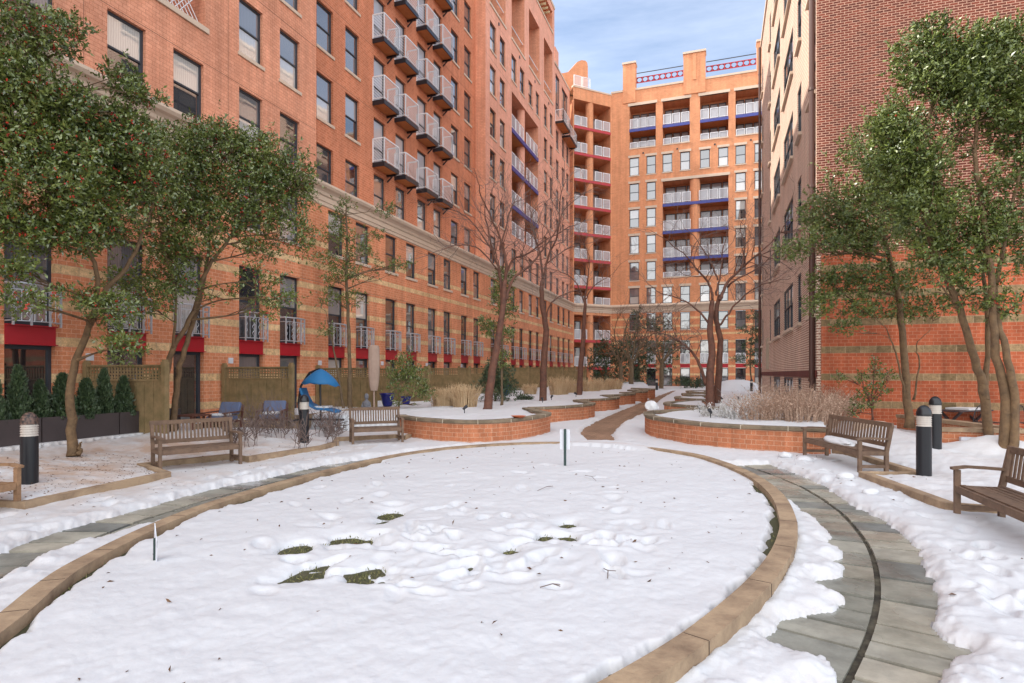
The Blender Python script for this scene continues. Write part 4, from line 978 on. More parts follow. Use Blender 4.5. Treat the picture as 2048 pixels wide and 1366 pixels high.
for a, b in ((rx(1246), rx(1271)), (rx(1367), rx(1411)), (rx(1514), rx(1514)+2.0)):
    m = MB(); fr_.qbox(m, a, b, -.10, .9, 29.95, 34.0); fr_.qbox(m, a+(b-a)*.42, a+(b-a)*.58, -.16, -.10, 31.3, 33.9) if b-a > 1.9 else None
    o = RW_.part('parapet_tower', m, m_rear); c = MB(); fr_.qbox(c, a-.06, b+.06, -.2, .95, 34.0, 34.2); c.build('coping', stone, o, RW_.o)
hole = mat('punched_hole', (.75, .78, .85), .6)
for a, b in ((rx(1272), rx(1366)), (rx(1412), rx(1513))):
    for z0, z1, dd in ((32.15, 32.75, .5), (31.55, 31.85, 1.6)):
        m = MB()
        n = 8; st = (b-a)/n; hs = (z1-z0)*.38
        # beam with real round-ish holes: solid cells between open ones
        for k in range(n):
            u = a+k*st; c_ = u+st*.5; hw = hs
            fr_.qbox(m, u, c_-hw, dd, dd+.08, z0, z1); fr_.qbox(m, c_+hw, u+st, dd, dd+.08, z0, z1)
            fr_.qbox(m, c_-hw, c_+hw, dd, dd+.08, z0, z0+(z1-z0)*.12); fr_.qbox(m, c_-hw, c_+hw, dd, dd+.08, z1-(z1-z0)*.12, z1)
            for sx in (-1, 1):
                for (zz, s2) in ((z0+(z1-z0)*.12, 1), (z1-(z1-z0)*.12, -1)):
                    A = fr_.p(c_+sx*hw, zz, dd); B = fr_.p(c_+sx*hw*.35, zz, dd); C_ = fr_.p(c_+sx*hw, zz+s2*hs*.65, dd); q = [A, B, C_]
                    m.face(q); m.face(q[::-1])
        RW_.part('pergola_beam', m, redp)
    m = MB(); fr_.qbox(m, a, b, .5, .55, 33.15, 33.22); RW_.part('pergola_rail', m, blackm)
m = MB(); m.face([(-10.65,62.25,31.15),(14,62.25,31.15),(14,75,31.15),(-10.65,75,31.15)]); m.face([(14,62.2,0),(14,75,0),(14,75,31),(14,62.2,31)]); m.face([(-10.65,75,0),(-10.65,62.3,20),(-10.65,62.3,31.2),(-10.65,75,31.2)]); RW_.part('roof', m, m_rear)
for px, z in ((1285, 24.5), (1353, 24.5), (1428, 24.5), (1500, 24.5)): m = MB(); fr_.qbox(m, rx(px), rx(px)+.15, -.05, 0, z, z+.15); RW_.part('wall_vent', m, blackm)
RW_.finish()

# ---- right-hand building
BR = Building('brick_building', (2.83, 30, 0), 'dark red brick building on the right with striped side wall and tan-banded end wall')
fs = Fac((2.83, 0), R(-90), BR.o)      # side facing the court, u = -y
def rY(px):
    a = (px-CX)/F; return (CS+a*SN)/(-SN+a*CS)*2.83
sills = [3.6, 7.1, 10.5, 13.9, 17.3, 20.7]
colsR = [(rY(1541.7), rY(1539.3), 0), (rY(1560), rY(1547.5), 2), (rY(1586), rY(1567.5), 2), (rY(1602.6), rY(1595), 0), (rY(1631), rY(1618.4), 0)]
m = MB(); ops = []
for a, b, mu in colsR:
    for z in sills: ops.append((-b, -a, z, z+1.85, .14))
    ops.append((-b, -a, .15, 1.58, .14))
ops += [(-43.9, -42.9, z, z+1.85, .14) for z in sills]
fs.wall(m, -44.5, -20.1, -.1, 24.5, ops, 0)
for q in ops: BR.window(fs, q[0], q[2], q[1]-q[0], q[3]-q[2], 2 if q[1]-q[0] > 2 else 0, .55, q[2] > 2, dep=-.07)
BR.part('wall', m, m_side)
m = MB(); fs.qbox(m, -44.5, -20.1, -.03, .02, 1.62, 1.84); BR.part('band_course', m, brick_mat('soldier_band', (.16,.04,.03), (.12,.035,.03), (.24,.12,.10), .08, .4, .01, zoff=.1))
m = MB(); m.face([(2.83,20.1,5.34),(15,20.1,5.34),(15,20.1,24.5),(2.83,20.1,24.5)]); BR.part('wall', m, m_dark)
m = MB(); m.face([(2.83,20.1,-.1),(2.97,20.1,-.1),(2.97,20.1,5.34),(2.83,20.1,5.34)]); BR.part('corner_return', m, m_side)
m = MB(); m.box(2.95, 15, 20.04, 20.09, -.1, 5.34); BR.part('lower_wall', m, m_end)
m = MB(); m.box(2.75, 15, 20.0, 44.6, 24.5, 24.75); m.face([(2.83,44.5,0),(2.83,44.5,24.5),(15,44.5,24.5),(15,44.5,0)]); m.face([(15,20.1,0),(15,44.5,0),(15,44.5,24.5),(15,20.1,24.5)]); BR.part('roof', m, stone)
for u, d_, r_ in ((-20.32, -.10, .085), (-44.45, -.12, .09)):
    m = MB(); P = fs.p(u, 0, d_); m.tube([(P.x, P.y, -.1), (P.x, P.y, 24.4)], r_, 10)
    for z in np.arange(1.5, 24, 3): m.lathe([(r_+.02, z), (r_+.02, z+.08)], P.x, P.y, 10)
    BR.part('downpipe', m, mat('brown_pipe', (.075, .03, .022), .5))
m = MB(); fs.qbox(m, -40.0, -38.2, -.04, -.001, 2.0, 3.9); BR.part('wall_patch', m, mat('cream_patch', (.42, .36, .26), .8))
BR.gl = glassD; BR.finish()

# ---------------------------------------------------------------- benches
def make_bench(L_, label, wood, loc, rz, slats=22, snow=None):
    t = empty('garden_bench', loc, rz, label, 'bench', 'slatted wooden benches round the oval lawn')
    D, SH, AH, BH = .50, .40, .60, .84; h = L_/2
    for x in (-h+.035, h-.035):
        m = MB(); m.bar((x, -D+.03, -.08), (x, -D+.03, AH-.02), .06, .05); m.build('leg', wood, t)
        m = MB(); m.bar((x, -.03, -.08), (x, -.03, SH), .06, .055); m.bar((x, -.03, SH-.02), (x, .06, BH), .06, .05); m.build('leg', wood, t)
        m = MB(); P = [(x, -D-.03, AH-.005), (x, -D+.12, AH+.02), (x, -D+.3, AH+.015), (x, .0, AH+.005)]
        for i in range(3): m.bar(P[i], P[i+1], .075, .03)
        m.build('armrest', wood, t)
        m = MB(); m.bar((x, -D+.05, SH-.04), (x, -.05, SH-.04), .04, .07); m.bar((x, -D+.05, .14), (x, -.05, .14), .04, .05); m.build('side_rail', wood, t)
    m = MB(); m.box(-h+.065, h-.065, -D+.005, -D+.04, SH-.085, SH-.005)
    for k in range(7):
        y = -D+.045+k*.067; z = SH-.012*math.sin(math.pi*k/6)
        m.bar((-h+.065, y+.028, z), (h-.065, y+.028, z), .055, .02)
    m.build('seat', wood, t)
    m = MB(); m.bar((-h+.065, .015, SH+.10), (h-.065, .015, SH+.10), .03, .07); 
    N_ = 8
    for k in range(N_):
        x0, x1 = -h+.0+L_*k/N_, -h+L_*(k+1)/N_; m.bar((x0, .058, BH), (x1, .058, BH), .035, .075)
    n = slats; st = (L_-.15)/n
    for k in range(n):
        x = -h+.075+st*(k+.5); m.bar((x, .018, SH+.13), (x, .035, (SH+BH)/2+.05), st*.52, .014, up=(0, 1, 0)); m.bar((x, .035, (SH+BH)/2+.05), (x, .053, BH-.03), st*.52, .014, up=(0, 1, 0))
    m.build('backrest', wood, t)
    return t
def bench_at(pFL, pFR, *a, **k):
    L_ = math.dist(pFL, pFR)+.06; rz = math.atan2(pFR[1]-pFL[1], pFR[0]-pFL[0]); c = Vector(((pFL[0]+pFR[0])/2, (pFL[1]+pFR[1])/2, 0)); nrm = Vector((-math.sin(rz), math.cos(rz), 0))
    p = c+nrm*.47; return make_bench(L_, *a, (p.x, p.y, .03), rz, **k)
bench_at((-8.98,7.50), (-8.40,8.70), 'brown slatted bench on the left between the orange trunk and the first bollard', teak, slats=20)
bench_at((-8.17,11.93), (-7.28,12.72), 'brown slatted bench on the left in front of the curved brick planter', teak, slats=18)
b1 = bench_at((1.66,13.35), (2.26,11.38), 'brown bench on the right with a lump of snow on its seat', teak, slats=20)
dR = Vector((.0523, -.9986)); bench_at((2.66,8.32), (2.66+dR.x*1.75, 8.32+dR.y*1.75), 'nearest bench on the right, cut by the photo edge, with bare seat', teak, slats=20)
make_bench(1.3, 'golden brown bench at the far left edge, only its arm and front leg showing', teakL, (-8.58, 4.20, .0), R(97), slats=18)
# clods of snow
def clod(name, loc, rx_, ry_, rz_, label, cat, seed, sub=4):
    import bmesh
    b = bmesh.new(); bmesh.ops.create_icosphere(b, subdivisions=sub, radius=1)
    rs = np.random.default_rng(seed); o = rs.uniform(0, 50, 3)
    for v in b.verts:
        n = .5*fbm(np.array([v.co.x*1.4+o[0]+v.co.z]), np.array([v.co.y*1.4+o[1]-v.co.z*.7]), 4, seed)[0]; v.co *= 1+n*.6
        v.co.x *= rx_; v.co.y *= ry_; v.co.z *= rz_
        if v.co.z < -rz_*.35: v.co.z = -rz_*.35
    me = bpy.data.meshes.new(name); b.to_mesh(me); b.free(); me.materials.append(snowm)
    for p in me.polygons: p.use_smooth = True
    o = link(bpy.data.objects.new(name, me)); o.location = loc; return tag(o, label, cat)
bp = b1.matrix_basis
cl = clod('snow_clump', bp @ Vector((-.15, -.24, .42)), .50, .15, .085, 'long lump of snow lying on the seat of the right-hand bench', 'snow clump', 4); cl.rotation_euler = (0, 0, b1.rotation_euler[2])
c_ = RWW[0][4]; clod('snowball', (c_[0]+.22, c_[1]+.15, CAPZ+.04+.16), .20, .19, .19, 'big snowball sitting on the tip of the right brick planter', 'snowball', 9)
for k, (x, y, s_) in enumerate([(1.55,12.6,.16),(1.9,10.6,.12),(1.25,12.9,.13),(2.0,9.4,.11)]):
    clod('snow_clump', (x, y, snow_z(x, y)+.02), s_, s_*.8, s_*.6, ['rounded snow clump beside the front leg of the right bench', 'small snow clump on the shovelled rim below the right bench', 'snow clump by the bare flagstones near the brick planter', 'small snow clump on the right rim past the kerb corner'][k], 'snow clump', 20+k, 3)

# ---------------------------------------------------------------- bollard lights
def bollard(loc, label, h=1.05, r=.105, litter=False, cap=blackp):
    t = empty('bollard_light', loc, 0, label, 'bollard light', 'black bollard lights with louvred heads')
    m = MB(); m.lathe([(r, -.3), (r, h*.685)], n=28); m.build('post', blackp, t, smooth=True)
    m = MB(); z0 = h*.685; z1 = h*.845
    m.lathe([(r*.86, z0), (r*.86, z1)], n=24)
    n = 5
    for k in range(n):
        z = z0+(z1-z0)*k/n; dz = (z1-z0)/n; m.lathe([(r*.86, z+dz*.9), (r*1.01, z+dz*.05), (r*1.01, z), (r*.86, z+.002)], n=28)
    m.build('louvre', lens, t)
    m = MB(); m.lathe([(r*1.02, z1-.004)]+[(r*1.02*math.cos(a), z1+.012+(h-z1-.012)*math.sin(a)) for a in np.linspace(0, math.pi/2*.985, 8)], n=28); m.build('dome_cap', cap, t, smooth=True)
    return t
mouldy = mat('littered_cap', (.012, .012, .014), .6, noise=.95, nscale=26, col2=(.26, .15, .11))
for (x, y), z, lb, cp_ in [((-9.05,5.53),.16,'nearest left bollard light, its black dome speckled with plant litter',mouldy),((-8.85,11.05),.22,'slim black bollard light in front of the blue parasol',blackp),((3.05,10.9),.20,'front bollard light of the pair behind the right-hand bench',blackp),((3.92,13.35),.26,'rear bollard light of the pair, partly hidden by the front one',blackp)]:
    bollard((x, y, z), lb, cap=cp_)
for px, py, lb in ((1313.5,781,'distant bollard light beside the farthest left brick planter'),(1503,783,'distant bollard light in front of the white rear windows'),(1486,775,'distant bollard light just right of the snow mound'),(1394,775,'distant bollard light among the low dark shrubs at the rear wall')):
    z = .35
    for _ in range(5): x, y = G(px, py, z); z = gz1(y)+.05
    y = min(y, 58.); bollard((x, y, z), lb, h=.95)

# ---------------------------------------------------------------- signs, spot lights, small things
def text_mesh(name, body, size, matl, parent, loc, rot, ext=.003):
    c = bpy.data.curves.new(name, 'FONT'); c.body = body; c.size = size; c.extrude = ext; c.align_x = 'CENTER'; c.align_y = 'CENTER'
    o = bpy.data.objects.new(name, c); link(o); dg = bpy.context.evaluated_depsgraph_get(); me = bpy.data.meshes.new_from_object(o.evaluated_get(dg)); bpy.data.objects.remove(o)
    n = bpy.data.objects.new(name, me); me.materials.clear(); me.materials.append(matl); link(n, parent); n.location = loc; n.rotation_euler = rot; return n
x, y = G(1130, 929, .16); t = empty('lawn_sign', (x, y, .12), TH, 'small blank-backed lawn sign on a dark stake at the far side of the snow', 'sign')
m = MB(); m.box(-.022, .022, -.012, .012, -.1, .66); m.build('stake', signp, t)
m = MB(); m.box(-.088, .088, .013, .019, .30, .65); m.build('sign_board', signw, t)
m = MB(); m.lathe([(.008, 0), (.0, .001)], n=8); 
x, y = G(311, 1117, .15); t = empty('lawn_sign', (x, y, .11), R(149), 'thin white lawn sign seen almost edge-on on the left of the snow', 'sign')
m = MB(); m.bar((.0, .008, -.1), (-.01, .008, .22), .02, .012); m.build('stake', signp, t)
m = MB(); m.prism([(-.05, -.002), (.05, -.002), (.05, .003), (-.05, .003)], 0, .001); m = MB()
V = [(-.055, 0, .02), (.05, 0, .02), (.055, 0, .22), (.03, 0, .34), (-.06, 0, .20)]
m.raw([(a, -.003, c) for a, b, c in V]+[(a, .003, c) for a, b, c in V], [(0,1,2,3,4), (9,8,7,6,5)]+[(i, (i+5), (i+1) % 5+5, (i+1) % 5) for i in range(5)]); sb = m.build('sign_board', signw, t)
m = MB(); m.box(-.05, .01, -.006, -.0035, .14, .205); m.build('printed_patch', signb, t)
sx, sy = G(1069, 813, CAPZ+.12); t = empty('plaque', (sx, sy, snow_z(sx, sy)), TH-.12, 'little brown sign with white lettering in the left planter by the red-brown trunk', 'sign')
m = MB(); m.box(-.16, .16, -.01, .01, .05, .25); m.box(-.01, .01, .01, .03, -.15, .2); m.build('sign_board', signb, t)
text_mesh('lettering', 'NO', .13, signw, t, (-.065, -.013, .155), (R(90), 0, 0))
m = MB()
a_ = np.linspace(0, 2*math.pi, 17)
for i in range(16): m.bar((.10+.042*math.cos(a_[i]), -.013, .15+.05*math.sin(a_[i])), (.10+.042*math.cos(a_[i+1]), -.013, .15+.05*math.sin(a_[i+1])), .012, .02)
m.bar((.07, -.013, .185), (.13, -.013, .115), .008, .012); m.build('emblem', signw, t)
x, y = G(1030, 833, CAPZ+.08); m = MB(); m.lathe([(.0, 0), (.10, 0), (.19, .045), (.20, .05), (.18, .05), (.09, .02), (0, .02)], n=24); o = m.build('dish', orangep, None, (0, 0, 0), smooth=True); o.location = (x+.05, y+.12, CAPZ+.042); tag(o, 'shallow orange terracotta dish resting on the left planter cap', 'dish')
def spot(px, py, lb, z=CAPZ):
    x, y = G(px, py, z); zz = snow_z(x, y); t = empty('spot_light', (x, y, zz), random.uniform(0, 6), lb, 'garden light', 'small black garden spot lights')
    m = MB(); m.bar((0, 0, -.1), (0, 0, .13), .02, .02); m.build('spike', blackm, t); m = MB(); m.tube([(-.05, 0, .12), (.02, 0, .17), (.08, 0, .21)], [.03, .045, .05], 10); m.build('head', blackm, t)
for px, py, lb in ((929,826,'black spot light in the snow of the first left planter, near its wall'),(1103,802,'black spot light right of the second red-brown trunk'),(1085,806,'tiny black spot light at the foot of the second red-brown trunk'),(1152,797,'black spot light at the foot of the third red-brown trunk'),(1399,825,'black spot light in the right planter, left of the split trunk'),(1421,836,'black spot light below the split trunk on the right'),(1444,790,'black spot light behind the split trunk'),(1477,789,'black spot light at the edge of the snowy shrubs')): spot(px, py, lb)

# ---------------------------------------------------------------- patio fences and things
def fence(Y_, x0=-13.95, x1=-11.4, label='', z0=.35, h=1.58, style=0):
    t = empty('patio_fence', (x0, Y_, z0), 0, label, 'fence', 'wooden fence panels dividing the patios')
    w_ = x1-x0
    for x in (.06, w_-.06):
        m = MB(); m.box(x-.06, x+.06, -.06, .06, -.35, h+.07); m.box(x-.045, x+.045, -.045, .045, h+.07, h+.12); m.build('post', woodf, t)
    m = MB(); zt = h-.36
    if style == 0:
        n = int((w_-.24)/.135); st = (w_-.24)/n
        for k in range(n): m.box(.12+k*st, .12+(k+1)*st-.008, -.012+.008*(k % 2), .012, .02, zt)
        m.build('board_panel', woodf, t)
        m = MB(); m.box(.12, w_-.12, -.03, .03, zt, zt+.05); m.box(.12, w_-.12, -.04, .04, h-.03, h+.01); m.box(.12, w_-.12, -.03, .03, .0, .08); m.build('rail', woodf, t)
        m = MB(); n = int((w_-.24)/.095)
        for k in range(n+1):
            x = .12+(w_-.24)*k/n; m.box(x-.022, x+.022, -.016, -.002, zt+.05, h-.03)
        for k in range(4):
            z = zt+.09+k*(h-.12-zt)/3.2; m.box(.12, w_-.12, .002, .016, z-.02, z+.02)
        m.build('lattice', woodf, t)
    else:
        n = 22
        for k in range(n): m.box(.12, w_-.12, -.015+.01*(k % 2), .015, .05+k*(h-.08)/n, .05+(k+1)*(h-.08)/n-.012)
        for k in range(4): x = .12+(w_-.24)*k/3; m.box(x-.02, x+.02, .016, .03, .02, h)
        m.build('woven_panel', woodf, t)
FY = [9.7, 13.76, 18.1, 22.2, 26.5, 30.6, 34.6, 38.8, 43, 47.2, 51.4]
fl_ = ['lattice-topped wooden fence behind the dark hedge', 'lattice-topped wooden fence behind the blue patio chairs', 'lattice-topped wooden fence behind the blue parasol', 'lattice-topped wooden fence behind the small rounded evergreen', 'wooden fence with end post just right of the small evergreen', 'wooden fence left of the first red-brown trunk', 'tan slatted fence panel between the two nearest red-brown trunks', 'brown fence just left of the second red-brown trunk', 'brown fence just right of the second red-brown trunk', 'brown fence left of the third red-brown trunk', 'farthest brown fence by the corner bay']
for k, y in enumerate(FY): fence(y, label=fl_[k], style=1 if k == 6 else 0, z0=.35+gz1(y), x1=-11.4 if k < 5 else -11.0)

# dark trough planters with their hedge
def leaf_cloud(P, Nn, size, width=.42, rs=rng, fold=.0):
    """P (n,3) leaf bases, Nn (n,3) growth directions -> verts, faces of diamond leaves"""
    n = len(P); D = Nn/(np.linalg.norm(Nn, axis=1, keepdims=True)+1e-9)
    Rr = rs.normal(size=(n, 3)); S = np.cross(D, Rr); S /= np.linalg.norm(S, axis=1, keepdims=True)+1e-9
    sz = size*rs.uniform(.5, 1.4, (n, 1)); up = np.cross(S, D)
    a = P; c = P+D*sz; m_ = P+D*sz*.5; b = m_+S*sz*width*.5+up*sz*fold; d = m_-S*sz*width*.5+up*sz*fold
    V = np.stack([a, b, c, d], 1).reshape(-1, 3)
    return V
def leaf_obj(name, V, matl, parent=None, origin=(0, 0, 0)):
    n = len(V)//4; me = bpy.data.meshes.new(name); Vo = V-np.array(origin)
    me.vertices.add(n*4); me.vertices.foreach_set('co', Vo.ravel()); me.loops.add(n*4); me.loops.foreach_set('vertex_index', np.arange(n*4, dtype=np.int32))
    me.polygons.add(n); me.polygons.foreach_set('loop_start', np.arange(0, n*4, 4, dtype=np.int32)); me.polygons.foreach_set('loop_total', np.full(n, 4, dtype=np.int32)); me.update(calc_edges=True)
    me.materials.append(matl); o = bpy.data.objects.new(name, me); link(o, parent)
    if parent is None: o.location = origin
    return o
def conifer(loc, h, r, label, n=5200, seed=0, cat='conifer', group='small conifers in the dark troughs', matl=None, proto=None, name='conifer'):
    if proto is not None:
        t = copy_tree(proto); t.location = loc; t.rotation_euler = (0, 0, random.uniform(0, 6)); k = random.uniform(.8, 1.2); t.scale = (k*.95, k*.95, h/proto['h0']); t['label'] = label; return t
    rs = np.random.default_rng(seed); t = empty(name, loc, 0, label, cat, group); t['h0'] = h
    z = rs.uniform(0, 1, n)**1.15; ang = rs.uniform(0, 2*math.pi, n)
    lob = 1+.28*np.sin(ang*5+z*9)+.22*np.sin(ang*3-z*17); rad = r*(1-z)**.62*lob*np.sqrt(rs.uniform(.35, 1, n))
    P = np.c_[rad*np.cos(ang), rad*np.sin(ang), z*h]; N_ = np.c_[np.cos(ang)*.5, np.sin(ang)*.5, np.full(n, 1.1)]+rs.normal(size=(n, 3))*.35
    leaf_obj('foliage', leaf_cloud(P, N_, .075, .38, rs), matl or leafD, t)
    m = MB(); m.tube([(0, 0, -.2), (0, 0, h*.8)], [.025, .01], 6); m.build('stem', bark_g, t); return t
TY = [4.6, 6.15, 7.7, 9.25, 10.8]
for k in range(4):
    t = empty('trough_planter', (-12.45, TY[k], .30), 0, ['dark bronze trough planter at the far left edge', 'dark bronze trough planter left of the orange trunk', 'dark bronze trough planter just right of the orange trunk', 'dark bronze trough planter behind the twin trunks'][k], 'planter', 'dark bronze troughs holding the hedge')
    l = TY[k+1]-TY[k]-.02; m = MB()
    m.box(-.22, .22, 0, .02, -.3, .60); m.box(-.22, .22, l-.02, l, -.3, .60); m.box(-.22, -.20, .02, l-.02, -.3, .60); m.box(.20, .22, .02, l-.02, -.3, .60); m.build('trough', trough, t)
    m = MB(); m.box(-.2, .2, .02, l-.02, .4, .53); m.build('potting_soil', soil, t)
pr_ = conifer((-12.45, 4.9, .8), .9, .2, 'small dark conifer, first of the row in the troughs at the left edge', seed=1)
ordn = ['second', 'third', 'fourth', 'fifth', 'sixth', 'seventh', 'eighth', 'ninth', 'tenth', 'eleventh', 'twelfth', 'thirteenth', 'last']
for k in range(13): conifer((-12.45+random.uniform(-.05, .05), 5.33+k*.415, .8), random.uniform(.78, 1.05), .2, ordn[k]+' small dark conifer from the left in the trough row', proto=pr_)
# patio furniture on the left
def patio_chair(loc, rz, label):
    t = empty('patio_chair', loc, rz, label, 'chair', 'low patio chairs with blue-grey cushions')
    m = MB()
    for x in (-.3, .3):
        m.bar((x, -.3, 0), (x, -.3, .42), .05, .04); m.bar((x, .25, 0), (x, .36, .60), .05, .04); m.bar((x, -.36, .42), (x, .3, .44), .09, .025)
    m.box(-.3, .3, -.3, .25, .18, .23); m.build('frame', mat('red_brown_wood', (.10, .035, .022), .6) if 'red_brown_wood' not in MATS else MATS['red_brown_wood'], t)
    m = MB(); m.bar((0, .2, .36), (0, .33, .66), .56, .10, up=(0, 1, 0)); o = m.build('back_cushion', navy, t); v = o.modifiers.new('b', 'BEVEL'); v.width = .035; v.segments = 3
    m = MB(); m.box(-.27, .27, -.28, .22, .23, .34); o = m.build('seat_cushion', navy, t); v = o.modifiers.new('b', 'BEVEL'); v.width = .03; v.segments = 3
    m = MB(); m.box(-.2, .18, -.24, .1, .34, .40); o = m.build('snow_cap', snowm, t); v = o.modifiers.new('b', 'BEVEL'); v.width = .02; v.segments = 2
def GT(px, t, z): r = ray(px, HY); return (r.x*t, r.y*t, z)
patio_chair(GT(446, 14.6, .36), TH+R(-12), 'blue-cushioned patio chair in front of the lattice fence')
patio_chair(GT(545, 15.3, .36), TH+R(10), 'dim grey-blue cushioned patio chair half hidden by bare stems')
t = empty('patio_table', GT(385, 14.0, .36), 0, 'low dark red-brown slatted table beside the blue-cushioned chair', 'table')
m = MB(); [m.box(-.3, .3, -.3+k*.1, -.22+k*.1, .38, .41) for k in range(6)]; m.build('tabletop', MATS['red_brown_wood'], t)
for a, b in ((-1, -1), (1, -1), (-1, 1), (1, 1)): m = MB(); m.box(a*.26-.025, a*.26+.025, b*.26-.025, b*.26+.025, 0, .38); m.build('leg', MATS['red_brown_wood'], t)
# edging boards of the patios
m = MB(); P = [(-11.9, 10.9), (-11.6, 12.0), (-11.5, 14.5), (-11.9, 17.6)]; strip_wall(m, P[::-1], .12, .1, .53, side=-1); o = m.build('patio_kerb', concrete); tag(o, 'tan kerb along the patio edge behind the bare stems', 'kerb')
# hanging lounge chair with blue canopy
q = GT(640, 17.0, .38); t = empty('hanging_lounger', q, TH, 'bright blue hanging lounge chair with its own blue sunshade', 'lounger')
m = MB(); m.tube([(-.55, 0, 0), (-.62, 0, .5), (-.55, 0, 1.0), (-.30, 0, 1.38), (0, 0, 1.5)], .035, 8); m.tube([(-.75, -.45, .02), (-.55, 0, .04), (-.75, .45, .02)], .03, 6); m.tube([(-.55, 0, .04), (.7, 0, .03)], .03, 6); m.tube([(.0, 0, 1.5), (.02, 0, .05)], .03, 8); m.build('frame', blackm, t)
m = MB(); N_ = 14; ap = Vector((.03, 0, 1.50)); R_ = .54; V = [ap]; K = 5
for i in range(1, K+1):
    for j in range(N_):
        a = 2*math.pi*j/N_; r_ = R_*i/K; dz = -.36*(i/K)**1.6-(.05 if i == K and j % 2 else 0); V.append(Vector((ap.x+r_*math.cos(a)*1.0, r_*math.sin(a), ap.z+dz-(.12*math.cos(a)*(i/K) if math.cos(a) > 0 else .04*(i/K)))))
Fc = [(0, 1+j, 1+(j+1) % N_) for j in range(N_)]+[(1+(i-1)*N_+j, 1+i*N_+j, 1+i*N_+(j+1) % N_, 1+(i-1)*N_+(j+1) % N_) for i in range(1, K) for j in range(N_)]
m.raw(V, Fc); o = m.build('canopy', bluec, t, smooth=True); v = o.modifiers.new('s', 'SOLIDIFY'); v.thickness = .012
m = MB(); S_ = [(-.5, 0, .95), (-.42, 0, .72), (-.3, 0, .5), (-.05, 0, .36), (.25, 0, .34), (.55, 0, .26)]
for i in range(5): m.bar(S_[i], S_[i+1], .5, .07, up=(0, 0, 1))
o = m.build('cushion', bluec, t); v = o.modifiers.new('b', 'BEVEL'); v.width = .02; v.segments = 2
m = MB(); m.box(-.1, .3, -.2, .2, .38, .43); m.build('snow_cap', snowm, t)
# closed beige parasol
q = GT(748, 20.4, .4); t = empty('closed_parasol', q, TH+.2, 'closed patio parasol in a tall pale beige cover beside the fence post', 'parasol')
m = MB(); pf = [(.12, .75), (.16, .95), (.19, 1.3), (.20, 1.7), (.19, 2.18), (.17, 2.30), (.02, 2.33)]
m.lathe(pf, n=10, sq=.6); o = m.build('cover', beige, t, smooth=False); m = MB(); m.tube([(0, 0, 0), (0, 0, .9)], .03, 8); m.build('pole', beige, t); m = MB(); m.lathe([(.3, 0), (.3, .08), (.05, .12)], n=16); m.build('base', blackm, t)
# statue and pots
q = G(733, 821, .5); t = empty('garden_statue', (q[0], q[1], .42), TH, 'small grey stone seated figure in the snow by the fence', 'statue')
m = MB(); m.lathe([(.17, 0), (.19, .05), (.15, .12), (.10, .2), (.115, .3), (.10, .38), (.05, .43), (.045, .46)], n=16); m.lathe([(.0, .44), (.05, .46), (.075, .53), (.07, .6), (.04, .645), (0, .66)], n=14); m.tube([(-.14, -.1, .12), (-.02, -.16, .1), (.12, -.1, .12)], .05, 8); m.tube([(-.10, 0, .36), (-.14, -.06, .22), (-.03, -.14, .17)], .032, 8); m.tube([(.10, 0, .36), (.14, -.06, .22), (.03, -.14, .17)], .032, 8); m.build('figure', greyst, t, smooth=True)
def pot(px, t_, z, s_, mt, lb):
    m = MB(); m.lathe([(0, 0), (.16*s_, 0), (.2*s_, .1*s_), (.27*s_, .42*s_), (.3*s_, .46*s_), (.3*s_, .5*s_), (.26*s_, .5*s_), (.24*s_, .42*s_), (0, .4*s_)], n=22); o = m.build('glazed_pot', mt, smooth=True); o.location = GT(px, t_, z); tag(o, lb, 'pot')
pot(775, 21.5, .55, .95, potb, 'cobalt blue glazed pot left of the rounded evergreen'); pot(1011, 29, .68, .95, pott, 'teal glazed pot right of the first red-brown trunk'); pot(812, 22.5, .52, .7, potb, 'dark blue pot hidden low behind the rounded evergreen')
# sunken patio furniture on the right
def wire_chair(loc, rz, label):
    t = empty('metal_chair', loc, rz, label, 'chair', 'dark metal chairs on the sunken patio'); m = MB()
    P = [Vector((.24*math.cos(a), 0, .48+.42*math.sin(a))) for a in np.linspace(0, math.pi, 13)]; m.tube([(.24, 0, .0)]+P+[(-.24, 0, 0)], .012, 6)
    for k in range(-3, 4): x = k*.062; m.tube([(x, 0, .45), (x, 0, .48+.42*math.sqrt(max(0, 1-(x/.24)**2)))], .005, 4)
    m.build('backrest', blackm, t); m = MB(); m.lathe([(0, .44), (.23, .44), (.24, .455), (.23, .46), (0, .46)], 0, -.22, 18); m.build('seat', blackm, t)
    for x in (-.2, .2): m = MB(); m.tube([(x, -.38, 0), (x, -.36, .45)], .011, 5); m.build('leg', blackm, t)
wire_chair(GT(1965, 15.6, .02), TH, 'dark hoop-backed metal chair behind the low wall, left of the right trunks'); wire_chair(GT(2042, 15.3, .02), TH+.5, 'dark metal chair at the right edge behind the low wall')
t = empty('patio_table', GT(1925, 16.4, 0), TH+.4, 'dark wooden picnic table with crossed legs on the sunken patio', 'table'); dkw = mat('dark_wood', (.05, .03, .03), .7)
m = MB(); [m.box(-.75, .75, -.36+k*.15, -.23+k*.15, .70, .74) for k in range(5)]; m.build('tabletop', dkw, t)
for x in (-.55, .55): m = MB(); m.bar((x, -.38, 0), (x, .25, .7), .08, .05); m.bar((x+.06, .38, 0), (x+.06, -.25, .7), .08, .05); m.build('leg', dkw, t)
m = MB(); m.box(-.9, .9, .5, .75, .42, .46); m.build('bench_seat', dkw, t)
m = MB(); m.box(-.25, .75, -.3, .3, .742, .79); m.build('snow_cap', snowm, t)
t = empty('utility_box', (3.9, 14.6, .3), 0, 'pale junction box with black knob fixed to the low wall', 'junction box'); t.location = (4.62, 14.28, .38)
